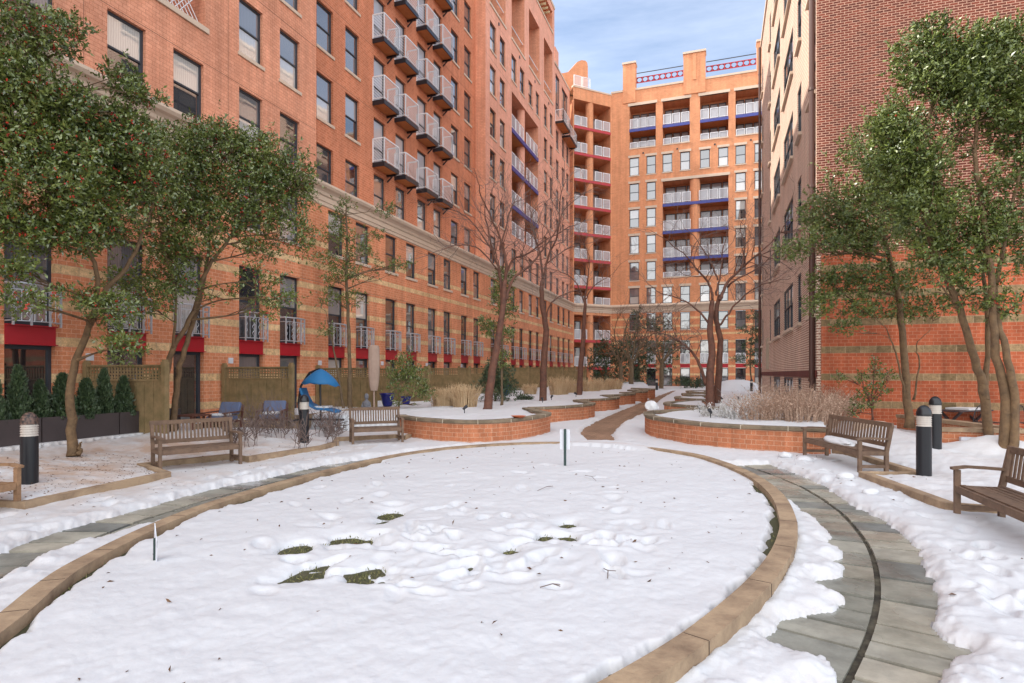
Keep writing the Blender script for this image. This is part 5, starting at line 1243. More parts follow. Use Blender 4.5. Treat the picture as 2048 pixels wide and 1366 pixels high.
m = MB(); m.box(0, .3, -.05, .06, -.06, .08); m.build('housing', signw, t); m = MB(); m.lathe([(0, .02), (.02, .02)], n=8); m.box(.24, .28, -.09, -.05, 0, .04); m.build('knob', blackm, t)
q = GT(1745, 13.9, .60); m = MB(); m.lathe([(.42, -.3), (.42, .0), (.38, .06), (.25, .10), (0, .12)], n=20); o = m.build('boulder', stone, smooth=True); o.location = (q[0], q[1], .52); tag(o, 'smooth tan boulder just behind the backrest of the right bench', 'boulder')

# ---------------------------------------------------------------- trees and shrubs
def evergreen(name, loc, label, cat, trunks, clusters, matl, bark, n, leaf=.075, berries=0, seed=1, group=None, gap=.30, twigs=3, width=.42):
    """trunks: polylines with radii; clusters: (centre, (rx,ry,rz)); branches reach every cluster"""
    rs = np.random.default_rng(seed); t = empty(name, loc, 0, label, cat, group); o = tuple(loc)
    m = MB(); nodes = []
    for P, r in trunks:
        S = [tuple(p) for p in spline(P, 5)]; k = len(S)
        rad = [r*.80*(1-.72*(i/(k-1))**.9) for i in range(k)]
        rad[0] *= 1.28; rad[1] *= 1.1
        jit = [Vector((rs.normal()*.012, rs.normal()*.012, 0)) for _ in S]
        m.tube([Vector(s_)+j for s_, j in zip(S, jit)], rad, 10); nodes += [(Vector(S[i]), rad[i]) for i in range(2, k)]
    for c, rr_ in clusters:
        c = Vector(c); best = min(nodes, key=lambda q: (q[0]-c).length+max(0, q[0].z-c.z+.25)*3)
        a, r0 = best; d = c-a; ln = d.length
        if ln < .15: continue
        mid = a+d*.5+Vector((rs.normal()*.08*ln, rs.normal()*.08*ln, -.02*ln+abs(rs.normal())*.05*ln)); rb = min(r0*.6, .012+.02*ln)
        S = spline([a, a+d*.25+(mid-(a+d*.5))*.8, mid, c], 4); k = len(S)
        m.tube(S, [rb*(1-.75*i/(k-1)) for i in range(k)], 6)
        for _ in range(twigs):
            e = c+Vector((rs.normal()*rr_[0]*.6, rs.normal()*rr_[1]*.6, rs.normal()*rr_[2]*.5)); s0 = Vector(S[rs.integers(k//2, k)]); mm = s0.lerp(e, .5)+Vector(rs.normal(size=3)*.05)
            m.tube([s0, mm, e], [.012, .008, .004], 4)
    m.build('trunk', bark, t, o, smooth=True)
    vol = np.array([c[1][0]*c[1][1]*c[1][2] for c in clusters])**.72; vol /= vol.sum(); V = []
    B = []
    for (c, rr_), f in zip(clusters, vol):
        ns = max(8, int(n*f/7)); d = rs.normal(size=(ns, 3)); d /= np.linalg.norm(d, axis=1, keepdims=True)
        rad = rs.uniform(0, 1, (ns, 1))**.45
        c = np.array(c); P = d*rad*np.array(rr_)
        q = P*1.9+c*1.3; g = .5+.62*(fbm(q[:, 0]+q[:, 2]*.7, q[:, 1]-q[:, 2]*.9, 3, seed)+fbm(q[:, 0]*2.1-q[:, 2], q[:, 1]*2.1+q[:, 2]*1.3, 2, seed+5))
        P = P*(1+.75*(g[:, None]-.5)); ol = rs.uniform(size=len(P)) < .13; P[ol] *= rs.uniform(1.1, 1.55, (ol.sum(), 1)); keepm = g > gap; P = P[keepm]; d = d[keepm]
        ax = d*.8+rs.normal(size=d.shape)*.55+np.array([0, 0, .35]); ax /= np.linalg.norm(ax, axis=1, keepdims=True)
        for j in range(7):
            b = P+ax*(j/7*.16)+c; dr = ax*.55+rs.normal(size=ax.shape)*.6; V.append(leaf_cloud(b, dr, leaf, width, rs, fold=.12))
        if berries:
            kk = rs.integers(0, len(P), max(1, int(berries*f))); B.append(P[kk]+c+rs.normal(size=(len(kk), 3))*.03)
    leaf_obj('crown', np.concatenate(V), matl, t, o)
    if berries:
        B = np.concatenate(B); b = MB(); oc = [(1,0,0),(-1,0,0),(0,1,0),(0,-1,0),(0,0,1),(0,0,-1)]; of = [(0,2,4),(2,1,4),(1,3,4),(3,0,4),(2,0,5),(1,2,5),(3,1,5),(0,3,5)]
        for p in B:
            for _ in range(rs.integers(2, 5)):
                q = p+rs.normal(size=3)*.018; r = rs.uniform(.011, .018); b.raw([(q[0]+a*r, q[1]+c_*r, q[2]+e*r) for a, c_, e in oc], of)
        bo = b.build('berries', berrym, t, o); tag(bo, kind='stuff')
    return t
def CL(lst, t0, seed=0):
    """crown clumps: where they stand in the court, at forward distance t0 + offset"""
    o = []
    for px, py, dt, w_, h_ in lst:
        t_ = t0+dt; s_ = t_/F; o.append((tuple(T(px, py, t_)), (w_*s_, max(w_*s_*.85, .35), h_*s_)))
    return o
# big berried hollies on the left
P = lambda px, py, t_: tuple(T(px, py, t_))
t0 = 10.57
evergreen('holly_tree', P(148, 905, t0), 'berried holly with a single leaning orange trunk beside the nearest left bollard', 'tree',
    [([P(148, 912, t0), P(141, 820, t0), P(146, 740, t0), P(178, 655, t0+.1), P(205, 590, t0+.2), P(262, 520, t0+.4), P(300, 430, t0+.5)], .105),
     ([P(180, 650, t0+.1), P(196, 560, t0-.1), P(165, 470, t0-.4), P(120, 360, t0-.6), P(60, 200, t0-.8)], .06),
     ([P(157, 908, t0-.05), P(160, 893, t0-.05), P(162, 884, t0-.05)], .05)],
    CL([(40, 60, -1.2, 80, 60), (120, 70, -.9, 45, 40), (20, 170, -1.3, 70, 60), (100, 200, -.7, 70, 45), (170, 240, -.3, 70, 40), (245, 165, .2, 22, 30), (285, 190, .2, 35, 12), (250, 235, .2, 50, 20), (30, 290, -1.0, 90, 60), (130, 320, -.5, 95, 60), (220, 310, 0, 80, 50), (60, 380, -1.0, 100, 60), (170, 400, -.4, 90, 55), (250, 370, .3, 75, 50), (20, 450, -1.1, 70, 45), (120, 470, -.6, 70, 40), (215, 450, .2, 60, 35), (-60, 300, -1.2, 80, 100), (-60, 150, -1.3, 80, 80), (45, 600, -1.2, 45, 25), (225, 620, -.2, 35, 30), (250, 690, -.2, 25, 25), (160, 590, -.3, 22, 14), (20, 540, -1.2, 40, 20), (280, 300, .2, 55, 45)], t0),
    leafL, bark_o, 98000, .072, berries=1500, seed=3, twigs=4)
t0 = 13.2
evergreen('holly_tree', P(342, 868, t0), 'berried holly with twin leaning trunks rising behind the first left bench', 'tree',
    [([P(330, 870, t0), P(326, 790, t0), P(345, 700, t0), P(380, 640, t0), P(415, 540, t0+.1), P(470, 460, t0+.2), P(500, 400, t0+.2)], .10),
     ([P(346, 870, t0+.2), P(352, 780, t0+.2), P(368, 700, t0+.2), P(395, 620, t0+.4), P(412, 540, t0+.6), P(420, 430, t0+.6), P(400, 330, t0+.7)], .095),
     ([P(345, 700, t0), P(352, 600, t0-.5), P(330, 500, t0-.7), P(310, 400, t0-.8)], .04)],
    CL([(330, 300, -.5, 70, 45), (400, 290, 0, 75, 45), (470, 300, .3, 75, 50), (540, 320, .6, 60, 45), (585, 350, .8, 45, 40), (320, 370, -.6, 75, 50), (400, 370, 0, 80, 55), (480, 370, .4, 80, 50), (555, 400, .8, 60, 50), (600, 380, .9, 30, 35), (330, 440, -.5, 60, 40), (420, 440, 0, 60, 35), (500, 440, .4, 60, 40), (570, 460, .8, 45, 40), (596, 480, .9, 20, 35), (440, 275, .2, 60, 30), (330, 500, -.5, 55, 35), (390, 500, -.1, 45, 30), (520, 500, .5, 45, 25), (350, 560, -.6, 50, 25), (515, 560, .3, 45, 30), (520, 615, .2, 35, 25), (570, 600, .4, 25, 16), (440, 590, 0, 30, 20), (300, 600, -.8, 45, 30), (260, 560, -.9, 40, 30)], t0),
    leafL, bark_o, 80000, .072, berries=800, seed=8, twigs=4)
t0 = 20.6
evergreen('slender_holly', P(700, 826, t0), 'slender sparse holly in front of the parasol with thin straight trunk and loose tufts', 'tree',
    [([P(700, 828, t0), P(699, 740, t0), P(697, 640, t0), P(693, 540, t0), P(694, 470, t0), P(692, 410, t0)], .105),
     ([P(688, 826, t0), P(680, 770, t0-.1), P(667, 700, t0-.1), P(655, 640, t0-.2)], .07)],
    CL([(692, 420, 0, 20, 22), (670, 470, 0, 28, 16), (720, 470, .1, 30, 16), (750, 470, .2, 26, 12), (765, 420, .3, 24, 10), (700, 500, 0, 26, 18), (735, 510, .1, 30, 12), (770, 530, .2, 30, 12), (800, 530, .3, 26, 10), (760, 550, .2, 20, 8), (690, 545, 0, 34, 16), (670, 560, 0, 20, 10), (700, 600, 0, 24, 14), (655, 590, -.2, 24, 12), (640, 600, -.2, 20, 10), (655, 520, -.1, 22, 12), (655, 660, -.1, 12, 10), (680, 440, 0, 22, 14)], t0),
    leafL, bark_g, 15000, .075, seed=11, gap=.4)
# right-hand hollies
t0 = 14.7
evergreen('holly_tree', P(1818, 850, t0), 'evergreen holly with straight trunk and thin side stems in front of the banded end wall', 'tree',
    [([P(1820, 856, t0), P(1812, 760, t0), P(1802, 640, t0), P(1790, 560, t0), P(1770, 480, t0), P(1765, 380, t0+.1), P(1790, 280, t0+.2)], .125),
     ([P(1812, 800, t0), P(1795, 720, t0-.1), P(1778, 670, t0-.1), P(1765, 650, t0-.2)], .035), ([P(1828, 800, t0+.1), P(1838, 720, t0+.1), P(1832, 690, t0+.1), P(1860, 660, t0+.1)], .03)],
    CL([(1690, 400, -.2, 70, 40), (1650, 430, -.4, 50, 30), (1625, 485, -.5, 55, 18), (1600, 500, -.6, 40, 14), (1720, 330, 0, 60, 40), (1760, 290, .2, 60, 45), (1790, 380, .1, 70, 45), (1700, 480, -.1, 60, 25), (1760, 480, 0, 60, 30), (1830, 450, .2, 60, 40), (1700, 560, -.2, 45, 25), (1660, 570, -.3, 35, 20), (1640, 610, -.4, 28, 18), (1770, 560, 0, 50, 28), (1830, 560, .2, 45, 30), (1860, 610, .2, 35, 18), (1720, 620, -.1, 45, 20), (1700, 655, -.1, 30, 10), (1810, 620, .1, 40, 20), (1640, 545, -.4, 20, 12), (1680, 440, -.2, 50, 25), (1740, 400, 0, 60, 35)], t0),
    leafR, bark_o, 60000, .076, seed=15, gap=.43, berries=60)
t0 = 11.2
evergreen('holly_tree', P(2000, 915, t0), 'tallest holly at the right edge with three thick trunks and bright yellow-green top', 'tree',
    [([P(1981, 915, t0+.6), P(1970, 800, t0+.6), P(1950, 720, t0+.6), P(1920, 620, t0+.5), P(1885, 540, t0+.4), P(1850, 430, t0+.3), P(1850, 300, t0+.4), P(1865, 200, t0+.5)], .115),
     ([P(2006, 925, t0), P(2010, 800, t0), P(1990, 690, t0), P(1985, 560, t0), P(1965, 430, t0+.2), P(1950, 300, t0+.3), P(1960, 180, t0+.4)], .115),
     ([P(2022, 930, t0-.1), P(2030, 800, t0-.1), P(2010, 700, t0-.1), P(1990, 600, t0+.1), P(2010, 480, t0+.1), P(2040, 340, t0+.1)], .105),
     ([P(1970, 800, t0+.6), P(1975, 640, t0+.7), P(1960, 500, t0+.7), P(1940, 380, t0+.8)], .07)],
    CL([(1850, 110, .5, 50, 40), (1880, 90, .5, 50, 35), (1945, 100, .5, 60, 45), (2010, 130, .4, 60, 45), (1830, 170, .4, 45, 45), (1890, 170, .4, 65, 50), (1960, 190, .4, 70, 50), (2040, 200, .3, 60, 50), (1840, 240, .4, 55, 45), (1910, 260, .3, 70, 50), (1990, 270, .3, 70, 50), (2060, 300, .2, 60, 60), (1830, 320, .3, 60, 45), (1900, 350, .3, 75, 50), (1980, 360, .2, 70, 50), (2050, 390, .1, 60, 55), (1860, 420, .3, 60, 45), (1930, 440, .3, 65, 45), (2000, 460, .2, 60, 45), (1795, 330, .4, 55, 50), (1840, 380, .4, 60, 45), (1820, 260, .4, 50, 45), (1775, 250, .4, 30, 25), (1800, 420, .3, 45, 35), (1860, 60, .5, 30, 20), (1800, 215, .4, 35, 30), (1930, 140, .4, 60, 40), (1990, 90, .4, 50, 30), (2040, 60, .4, 40, 30), (1860, 500, .3, 50, 35), (1920, 520, .3, 55, 40), (1940, 590, .3, 40, 30), (1880, 570, .3, 35, 25), (2020, 540, .1, 50, 35), (2040, 600, .0, 40, 30), (2000, 610, .1, 25, 20), (1790, 280, .4, 35, 30), (2080, 150, .2, 60, 90), (2100, 450, .1, 60, 120)], t0),
    leafR, bark_o, 118000, .076, seed=21, gap=.33, berries=40, twigs=4)
# sapling at the right wall, rounded evergreens, far evergreens
t0 = 16.2
evergreen('holly_sapling', P(1745, 836, t0), 'small sparse holly sapling in the snow against the banded end wall', 'shrub', [([P(1745, 842, t0), P(1743, 800, t0), P(1748, 750, t0), P(1750, 720, t0)], .035), ([P(1742, 815, t0), P(1726, 770, t0), P(1722, 740, t0)], .02), ([P(1746, 810, t0), P(1768, 775, t0), P(1778, 760, t0)], .02)],
    CL([(1748, 740, 0, 9, 24), (1752, 770, 0, 10, 14), (1730, 800, 0, 10, 18), (1722, 752, 0, 6, 12), (1776, 750, 0, 8, 9), (1706, 822, 0, 7, 16), (1680, 755, 0, 6, 12), (1765, 785, 0, 8, 8), (1738, 790, 0, 9, 14)], t0), leafL, bark_r, 1500, .075, seed=31, gap=.2)
t0 = 20.2
evergreen('evergreen_bush', P(800, 826, t0), 'rounded green holly bush in front of the fence on the left planter', 'bush', [([P(798, 822, t0), P(800, 780, t0), P(806, 730, t0)], .045)],
    CL([(808, 722, 0, 14, 18), (800, 750, 0, 24, 20), (825, 755, .1, 26, 20), (790, 780, 0, 26, 20), (825, 785, 0, 30, 20), (845, 790, .1, 22, 18), (790, 803, 0, 18, 10), (840, 810, 0, 20, 8)], t0), leafL, bark_o, 9000, .07, seed=32, gap=.3)
t0 = 24.5
evergreen('evergreen_bush', P(990, 800, t0), 'dark evergreen bush directly behind the first red-brown trunk', 'bush', [([P(990, 805, t0), P(990, 770, t0)], .05)],
    CL([(975, 745, 0, 20, 20), (1000, 750, 0, 22, 24), (965, 775, 0, 22, 18), (1000, 785, 0, 28, 14), (980, 730, 0, 12, 12), (1010, 770, .2, 18, 18)], t0), leafD, bark_g, 6500, .09, seed=33, gap=.3)
t0 = 21.8
evergreen('slender_holly', P(1004, 812, t0), 'narrow evergreen with a bushy green head just behind the first red-brown tree', 'tree', [([P(1003, 815, t0), P(1004, 700, t0), P(1008, 600, t0), P(1008, 560, t0)], .06)],
    CL([(1010, 555, 0, 22, 22), (1005, 590, 0, 26, 20), (1012, 620, 0, 18, 14), (985, 660, 0, 18, 12), (1010, 670, 0, 16, 16), (970, 645, 0, 14, 8), (1008, 720, 0, 14, 14)], t0), leafL, bark_g, 6000, .085, seed=34, gap=.3)
t0 = 52
evergreen('evergreen_tree', P(1210, 780, t0), 'dark broad evergreen tree in front of the corner bay', 'tree', [([P(1212, 785, t0), P(1212, 720, t0)], .18)],
    CL([(1210, 700, 0, 26, 22), (1195, 725, 0, 24, 20), (1230, 725, 0, 26, 22), (1205, 755, 0, 24, 18), (1245, 700, 0, 20, 24), (1235, 755, .5, 22, 16)], t0), leafD, bark_g, 11000, .16, seed=35, gap=.3)
evergreen('evergreen_tree', P(1280, 780, 55), 'tall narrow evergreen behind the grey bare trees at the rear', 'tree', [([P(1278, 785, 55), P(1276, 650, 55)], .16)],
    CL([(1275, 628, 0, 12, 14), (1275, 650, 0, 20, 18), (1272, 690, 0, 24, 22), (1280, 720, 0, 24, 20), (1270, 750, 0, 24, 20)], 55), leafD, bark_g, 8000, .16, seed=36, gap=.3)
evergreen('evergreen_tree', P(1325, 778, 56), 'dark evergreen behind the right-hand grey bare tree', 'tree', [([P(1325, 785, 56), P(1325, 700, 56)], .14)],
    CL([(1315, 650, 0, 22, 16), (1340, 690, 0, 22, 16), (1345, 720, 0, 14, 14), (1300, 700, 0, 20, 16), (1320, 735, 0, 18, 14)], 56), leafD, bark_g, 6000, .16, seed=37, gap=.43)
evergreen('magnolia_tree', P(1505, 772, 50), 'slim sparse evergreen tree against the rear wall beside the brick building', 'tree', [([P(1505, 778, 50), P(1500, 720, 50), P(1506, 660, 50), P(1506, 630, 50)], .10)],
    CL([(1507, 635, 0, 14, 14), (1500, 660, 0, 22, 8), (1512, 680, 0, 18, 8), (1490, 690, 0, 18, 7), (1508, 705, 0, 20, 8), (1480, 718, 0, 16, 5), (1505, 728, 0, 16, 6), (1520, 660, 0, 12, 8)], 50), leafD, bark_g, 4200, .16, seed=38, gap=.3)
for k, (px, py, t_, w_, lb) in enumerate([(1368, 765, 53, 26, 'low dark rounded shrub at the rear wall, left one of the pair'), (1400, 768, 52, 22, 'low dark rounded shrub at the rear wall behind the split trunk'), (1166, 768, 36, 9, 'small dark upright shrub beyond the third red-brown trunk'), (1215, 768, 38, 8, 'small pointed evergreen among the tan grasses'), (1500, 776, 50, 14, 'low dark shrub beside the distant right bollards'), (1050, 805, 26, 12, 'small leafy rosette poking from the snow between the red-brown trunks')]):
    c = P(px, py, t_); evergreen('evergreen_shrub', (c[0], c[1], c[2]-.3), lb, 'shrub', [([(c[0], c[1], c[2]-1.0), (c[0], c[1], c[2]-.1)], .03)], CL([(px-w_*.5, py, 0, w_*.7, 9), (px+w_*.5, py+2, 0, w_*.7, 8), (px, py-4, 0, w_*.6, 8)] if k < 5 else [(px, py-4, 0, w_, 5)], t_), leafD if k < 5 else leafS, bark_g, 2600 if k < 2 else 900, .11, seed=40+k, gap=.25)

# bare crape myrtles
def bare_tree(loc, label, limbs, bark, seed, spread=.55, depth=5, r_end=.0035, twig_len=.5, group=None, name='crape_myrtle', cat='tree', dens=1., up=.25, tips=True):
    rs = np.random.default_rng(seed); t = empty(name, loc, 0, label, cat, group); o = tuple(loc); m = MB(); tw = MB(); pods = []
    def grow(p, d, ln, r, lv):
        d = d.normalized(); k = 4; pts = [p]; q = p
        for i in range(k):
            d = (d+Vector(rs.normal(size=3)*.16)+Vector((0, 0, up*.10))).normalized(); q = q+d*ln/k; pts.append(q)
        r1 = max(r*.62, r_end)
        (m if r > .012 else tw).tube(pts, [r+(r1-r)*i/k for i in range(k+1)], 6 if r > .02 else (4 if r > .009 else 3), cap=False)
        if lv <= 0 or r <= r_end*1.05:
            if tips: pods.append(q)
            return
        nb = 2 if rs.uniform() < .45 else 3
        for b in range(nb):
            ax = Vector(rs.normal(size=3)); ax = ax-d*ax.dot(d); ax.normalize(); an = spread*rs.uniform(.55, 1.35)
            nd = d*math.cos(an)+ax*math.sin(an); grow(pts[rs.integers(2, 5)] if b else q, nd, ln*rs.uniform(.62, .88), r1*rs.uniform(.72, 1.), lv-1)
    for P_, r0, r1, lv, tl in limbs:
        if name == 'crape_myrtle': r0, r1 = r0*(.95 if lv == 0 else .78), r1*(.9 if lv == 0 else .72)
        S = spline(P_, 5); k = len(S); m.tube([s_+Vector(rs.normal(size=3)*.01) for s_ in S], [r0*(1.25 if i == 0 and r0 > .08 else 1)+(r1-r0)*(i/(k-1)) for i in range(k)], 10)
        if lv:
            d = (S[-1]-S[-3]).normalized(); grow(S[-1], d, tl, r1, lv)
            for i in range(int(k*.4), k-1, max(1, int(2/dens))):
                ax = Vector(rs.normal(size=3)); dd = (S[i+1]-S[i]).normalized(); ax = (ax-dd*ax.dot(dd)).normalized(); grow(S[i], dd*.55+ax*.8+Vector((0, 0, up)), tl*.8, max(r1*.7, .010), lv-1)
    m.build('trunk', bark, t, o, smooth=True); tw.build('twigs', twigm, t, o)
    return t
gname = 'bare crape myrtles in the planters'
t0 = 19.6
bare_tree(P(975, 822, t0), 'red-brown leaning bare tree in the first left planter beside the little sign', [
    ([P(974, 826, t0), P(985, 740, t0), P(1003, 640, t0), P(1010, 560, t0)], .16, .085, 0, 0),
    ([P(1003, 640, t0), P(1002, 560, t0+.2), P(985, 500, t0+.3), P(975, 450, t0+.4)], .08, .035, 4, .95),
    ([P(1010, 570, t0), P(1012, 520, t0-.2), P(998, 470, t0-.4), P(975, 420, t0-.8)], .07, .03, 5, .95),
    ([P(1012, 600, t0), P(1025, 560, t0+.1), P(1060, 530, t0+.3), P(1085, 500, t0+.6), P(1110, 465, t0+.7)], .07, .03, 4, .9),
    ([P(1010, 560, t0), P(1024, 520, t0), P(1050, 510, t0-.3), P(1090, 480, t0-.5)], .055, .028, 4, .9),
    ([P(995, 540, t0), P(960, 500, t0-.5), P(920, 490, t0-.8), P(880, 500, t0-1.0)], .035, .016, 4, .8),
    ([P(1000, 500, t0), P(1015, 440, t0), P(1030, 400, t0+.2)], .045, .02, 4, .85),
    ([P(985, 500, t0), P(940, 440, t0+.4), P(905, 420, t0+.6)], .035, .018, 4, .8)], bark_r, 51, dens=1.7, group=gname)
t0 = 24.8
bare_tree(P(1086, 806, t0), 'straight red-brown bare tree in the left planter, middle one of three', [
    ([P(1086, 808, t0), P(1087, 740, t0), P(1092, 660, t0), P(1083, 600, t0), P(1085, 560, t0)], .17, .09, 0, 0),
    ([P(1092, 640, t0), P(1100, 610, t0), P(1125, 590, t0+.2), P(1155, 580, t0+.5)], .05, .02, 4, .8),
    ([P(1085, 560, t0), P(1080, 510, t0), P(1068, 470, t0+.2), P(1060, 420, t0+.4)], .065, .03, 4, 1.),
    ([P(1085, 560, t0), P(1098, 510, t0-.2), P(1115, 470, t0-.4), P(1120, 410, t0-.4)], .065, .03, 4, 1.),
    ([P(1090, 530, t0), P(1130, 500, t0+.3), P(1160, 490, t0+.6)], .04, .02, 4, .85)], bark_r, 52, dens=1.5, group=gname)
t0 = 29.3
bare_tree(P(1160, 798, t0), 'darker bare tree in the left planter, farthest of the three red-brown trunks', [
    ([P(1158, 800, t0), P(1161, 740, t0), P(1168, 660, t0), P(1170, 600, t0)], .17, .08, 0, 0),
    ([P(1170, 610, t0), P(1155, 570, t0), P(1135, 550, t0+.2), P(1110, 540, t0+.4)], .05, .022, 4, .9),
    ([P(1170, 600, t0), P(1175, 560, t0), P(1180, 520, t0)], .06, .028, 4, 1.),
    ([P(1170, 600, t0), P(1190, 570, t0), P(1215, 555, t0)], .045, .02, 4, .95)], bark_r, 53, dens=1.3, group=gname)
t0 = 20.0
bare_tree(P(1425, 820, t0), 'big spreading bare tree with split trunk in the right planter', [
    ([P(1421, 824, t0), P(1420, 760, t0), P(1424, 700, t0), P(1420, 650, t0), P(1425, 600, t0)], .17, .085, 0, 0),
    ([P(1434, 806, t0+.6), P(1438, 740, t0+.4), P(1440, 680, t0+.3), P(1432, 630, t0+.2), P(1440, 590, t0+.2)], .14, .07, 0, 0),
    ([P(1412, 770, t0), P(1395, 720, t0-.1), P(1370, 690, t0-.2), P(1345, 675, t0-.4)], .08, .03, 3, .8),
    ([P(1425, 600, t0), P(1420, 570, t0), P(1395, 540, t0-.3), P(1375, 515, t0-.6)], .06, .028, 4, .9),
    ([P(1440, 600, t0), P(1455, 565, t0+.2), P(1490, 530, t0+.3), P(1520, 505, t0+.2)], .075, .035, 4, .9),
    ([P(1455, 575, t0), P(1470, 560, t0-.3), P(1510, 540, t0-.4), P(1545, 510, t0-.5)], .05, .022, 4, .8),
    ([P(1440, 650, t0), P(1462, 620, t0), P(1490, 590, t0), P(1520, 570, t0+.1)], .05, .022, 4, .8),
    ([P(1432, 590, t0), P(1440, 550, t0+.3), P(1445, 500, t0+.5)], .05, .022, 4, .9),
    ([P(1420, 650, t0), P(1395, 620, t0+.2), P(1365, 600, t0+.4), P(1335, 590, t0+.6)], .05, .022, 4, .85),
    ([P(1436, 560, t0), P(1420, 520, t0), P(1400, 490, t0)], .04, .02, 4, .8),
    ([P(1480, 540, t0), P(1490, 500, t0), P(1480, 460, t0)], .035, .018, 4, .8)], bark_r, 54, dens=1.6, group=gname, up=.15)
for px, t0, sd_, lb in ((1240, 50, 61, 'low dense grey bare tree at the rear, left of two'), (1262, 48, 62, 'grey forked bare tree in front of the low dense pair at the rear'), (1322, 51, 63, 'low dense grey bare tree at the rear, right of two')):
    bare_tree(P(px, 780, t0), lb, [([P(px, 786, t0), P(px+1, 740, t0), P(px+1, 725, t0)], .22, .13, 0, 0)]+[([P(px+1, 728, t0), P(px+1+dx*.5, 705, t0+dt*.5), P(px+1+dx, yy, t0+dt)], .09, .04, 5, 1.25) for dx, yy, dt in ((-28, 685, .5), (-12, 668, -.8), (8, 662, .8), (26, 675, -.5), (38, 690, .3))], bark_g, sd_, dens=.9, r_end=.009, spread=.6, group='grey bare trees at the rear', name='bare_tree')

# straw grasses and dry shrubs
def clump(name, loc, r, h, n, matl, label, cat, seed, leaf=.0, group=None, lean=.5, wdt=.007):
    rs = np.random.default_rng(seed); t = empty(name, loc, 0, label, cat, group); V = []
    for _ in range(n):
        a = rs.uniform(0, 2*math.pi); rr_ = r*(.75 if leaf and leaf < .05 else .35)*math.sqrt(rs.uniform()); b = Vector((rr_*math.cos(a), rr_*math.sin(a), -.1)); out_ = Vector((math.cos(a), math.sin(a), 0)); hh = h*rs.uniform(.6, 1.05); e = r*lean*rs.uniform(.3, 1.6)
        p1 = b+out_*e*.25+Vector((0, 0, hh*.6)); p2 = b+out_*e*.75+Vector((0, 0, hh))+Vector(rs.normal(size=3)*.04); sd_ = Vector((-math.sin(a+rs.normal()), math.cos(a), 0))*wdt
        V.append((b-sd_, b+sd_, p1+sd_, p1-sd_)); V.append((p1-sd_, p1+sd_, p2+sd_*.5, p2-sd_*.5))
        if leaf:
            for _k in range(5):
                f = rs.uniform(.25, 1); q = b.lerp(p1, f/.6) if f < .6 else p1.lerp(p2, (f-.6)/.4); dv = Vector(rs.normal(size=3)).normalized()*leaf*rs.uniform(.5, 1.3); sv = dv.cross(Vector(rs.normal(size=3))).normalized()*leaf*.3; V.append((q, q+dv*.5+sv, q+dv, q+dv*.5-sv))
    A = np.array([[tuple(v) for v in q] for q in V]).reshape(-1, 3); leaf_obj('stems', A, matl, t); return t
gg = 'straw-coloured ornamental grasses'
for k, (px, py, t_, r_, h_, lb) in enumerate([(930, 812, 20.8, .55, .85, 'pale straw grass clump left of the first red-brown trunk'), (890, 812, 21.5, .6, .75, 'brownish grass clump beside the rounded evergreen bush'), (1118, 790, 30, .6, 1.0, 'tan grass clump right of the second red-brown trunk'), (1145, 788, 32, .5, .9, 'tan grass clump left of the third red-brown trunk'), (1182, 787, 34, .6, 1.0, 'tan grass clump just right of the third red-brown trunk'), (1205, 785, 36, .6, .95, 'farther tan grass clump left of the pointed evergreen'), (1230, 783, 37, .5, .9, 'tan grass clump right of the pointed evergreen'), (1060, 788, 31, .4, .6, 'low brown grass tuft in front of the slatted fence panel')]):
    q = T(px, py, t_); clump('grass_clump', (q.x, q.y, q.z), r_, h_, 520, dryst, lb, 'grass clump', 70+k, .035, gg)
gd = 'dry brown shrubs in the right planter'
for k, (px, py, t_, r_, h_) in enumerate([(1435, 842, 16.3, .5, .62), (1475, 846, 15.6, .55, .75), (1515, 848, 15.2, .55, .85), (1555, 848, 15.0, .55, .9), (1600, 850, 14.6, .55, .95), (1640, 850, 14.6, .5, .9), (1500, 825, 18.5, .6, .95), (1545, 825, 18.5, .6, 1.05), (1590, 828, 18, .6, 1.1), (1635, 828, 17.6, .6, 1.1), (1675, 832, 17.0, .5, .95)]):
    q = T(px, py, t_); lb = ['snowy sparse dry shrub nearest the split trunk', 'second dry shrub right of the split trunk at the wall', 'third dry shrub along the right planter wall', 'fourth dry shrub along the right planter wall', 'dry brown shrub just left of the right bench back', 'dry brown shrub at the planter end above the right bench', 'dry shrub in the back row nearest the snow mound', 'dry shrub in the back row under the basement windows', 'tall dry shrub in the back row by the brick facade', 'tall dry shrub at the downpipe corner', 'dry shrub in front of the banded end wall corner'][k]
    clump('dry_shrub', (q.x, q.y, .5), r_, h_*(.8 if k in (0, 1, 6) else .95), 260 if k not in (0, 1, 6) else 200, drydust if k in (0, 1, 6) else drybr, lb, 'shrub', 90+k, .048, gd, lean=.9, wdt=.004)
rs = np.random.default_rng(5)
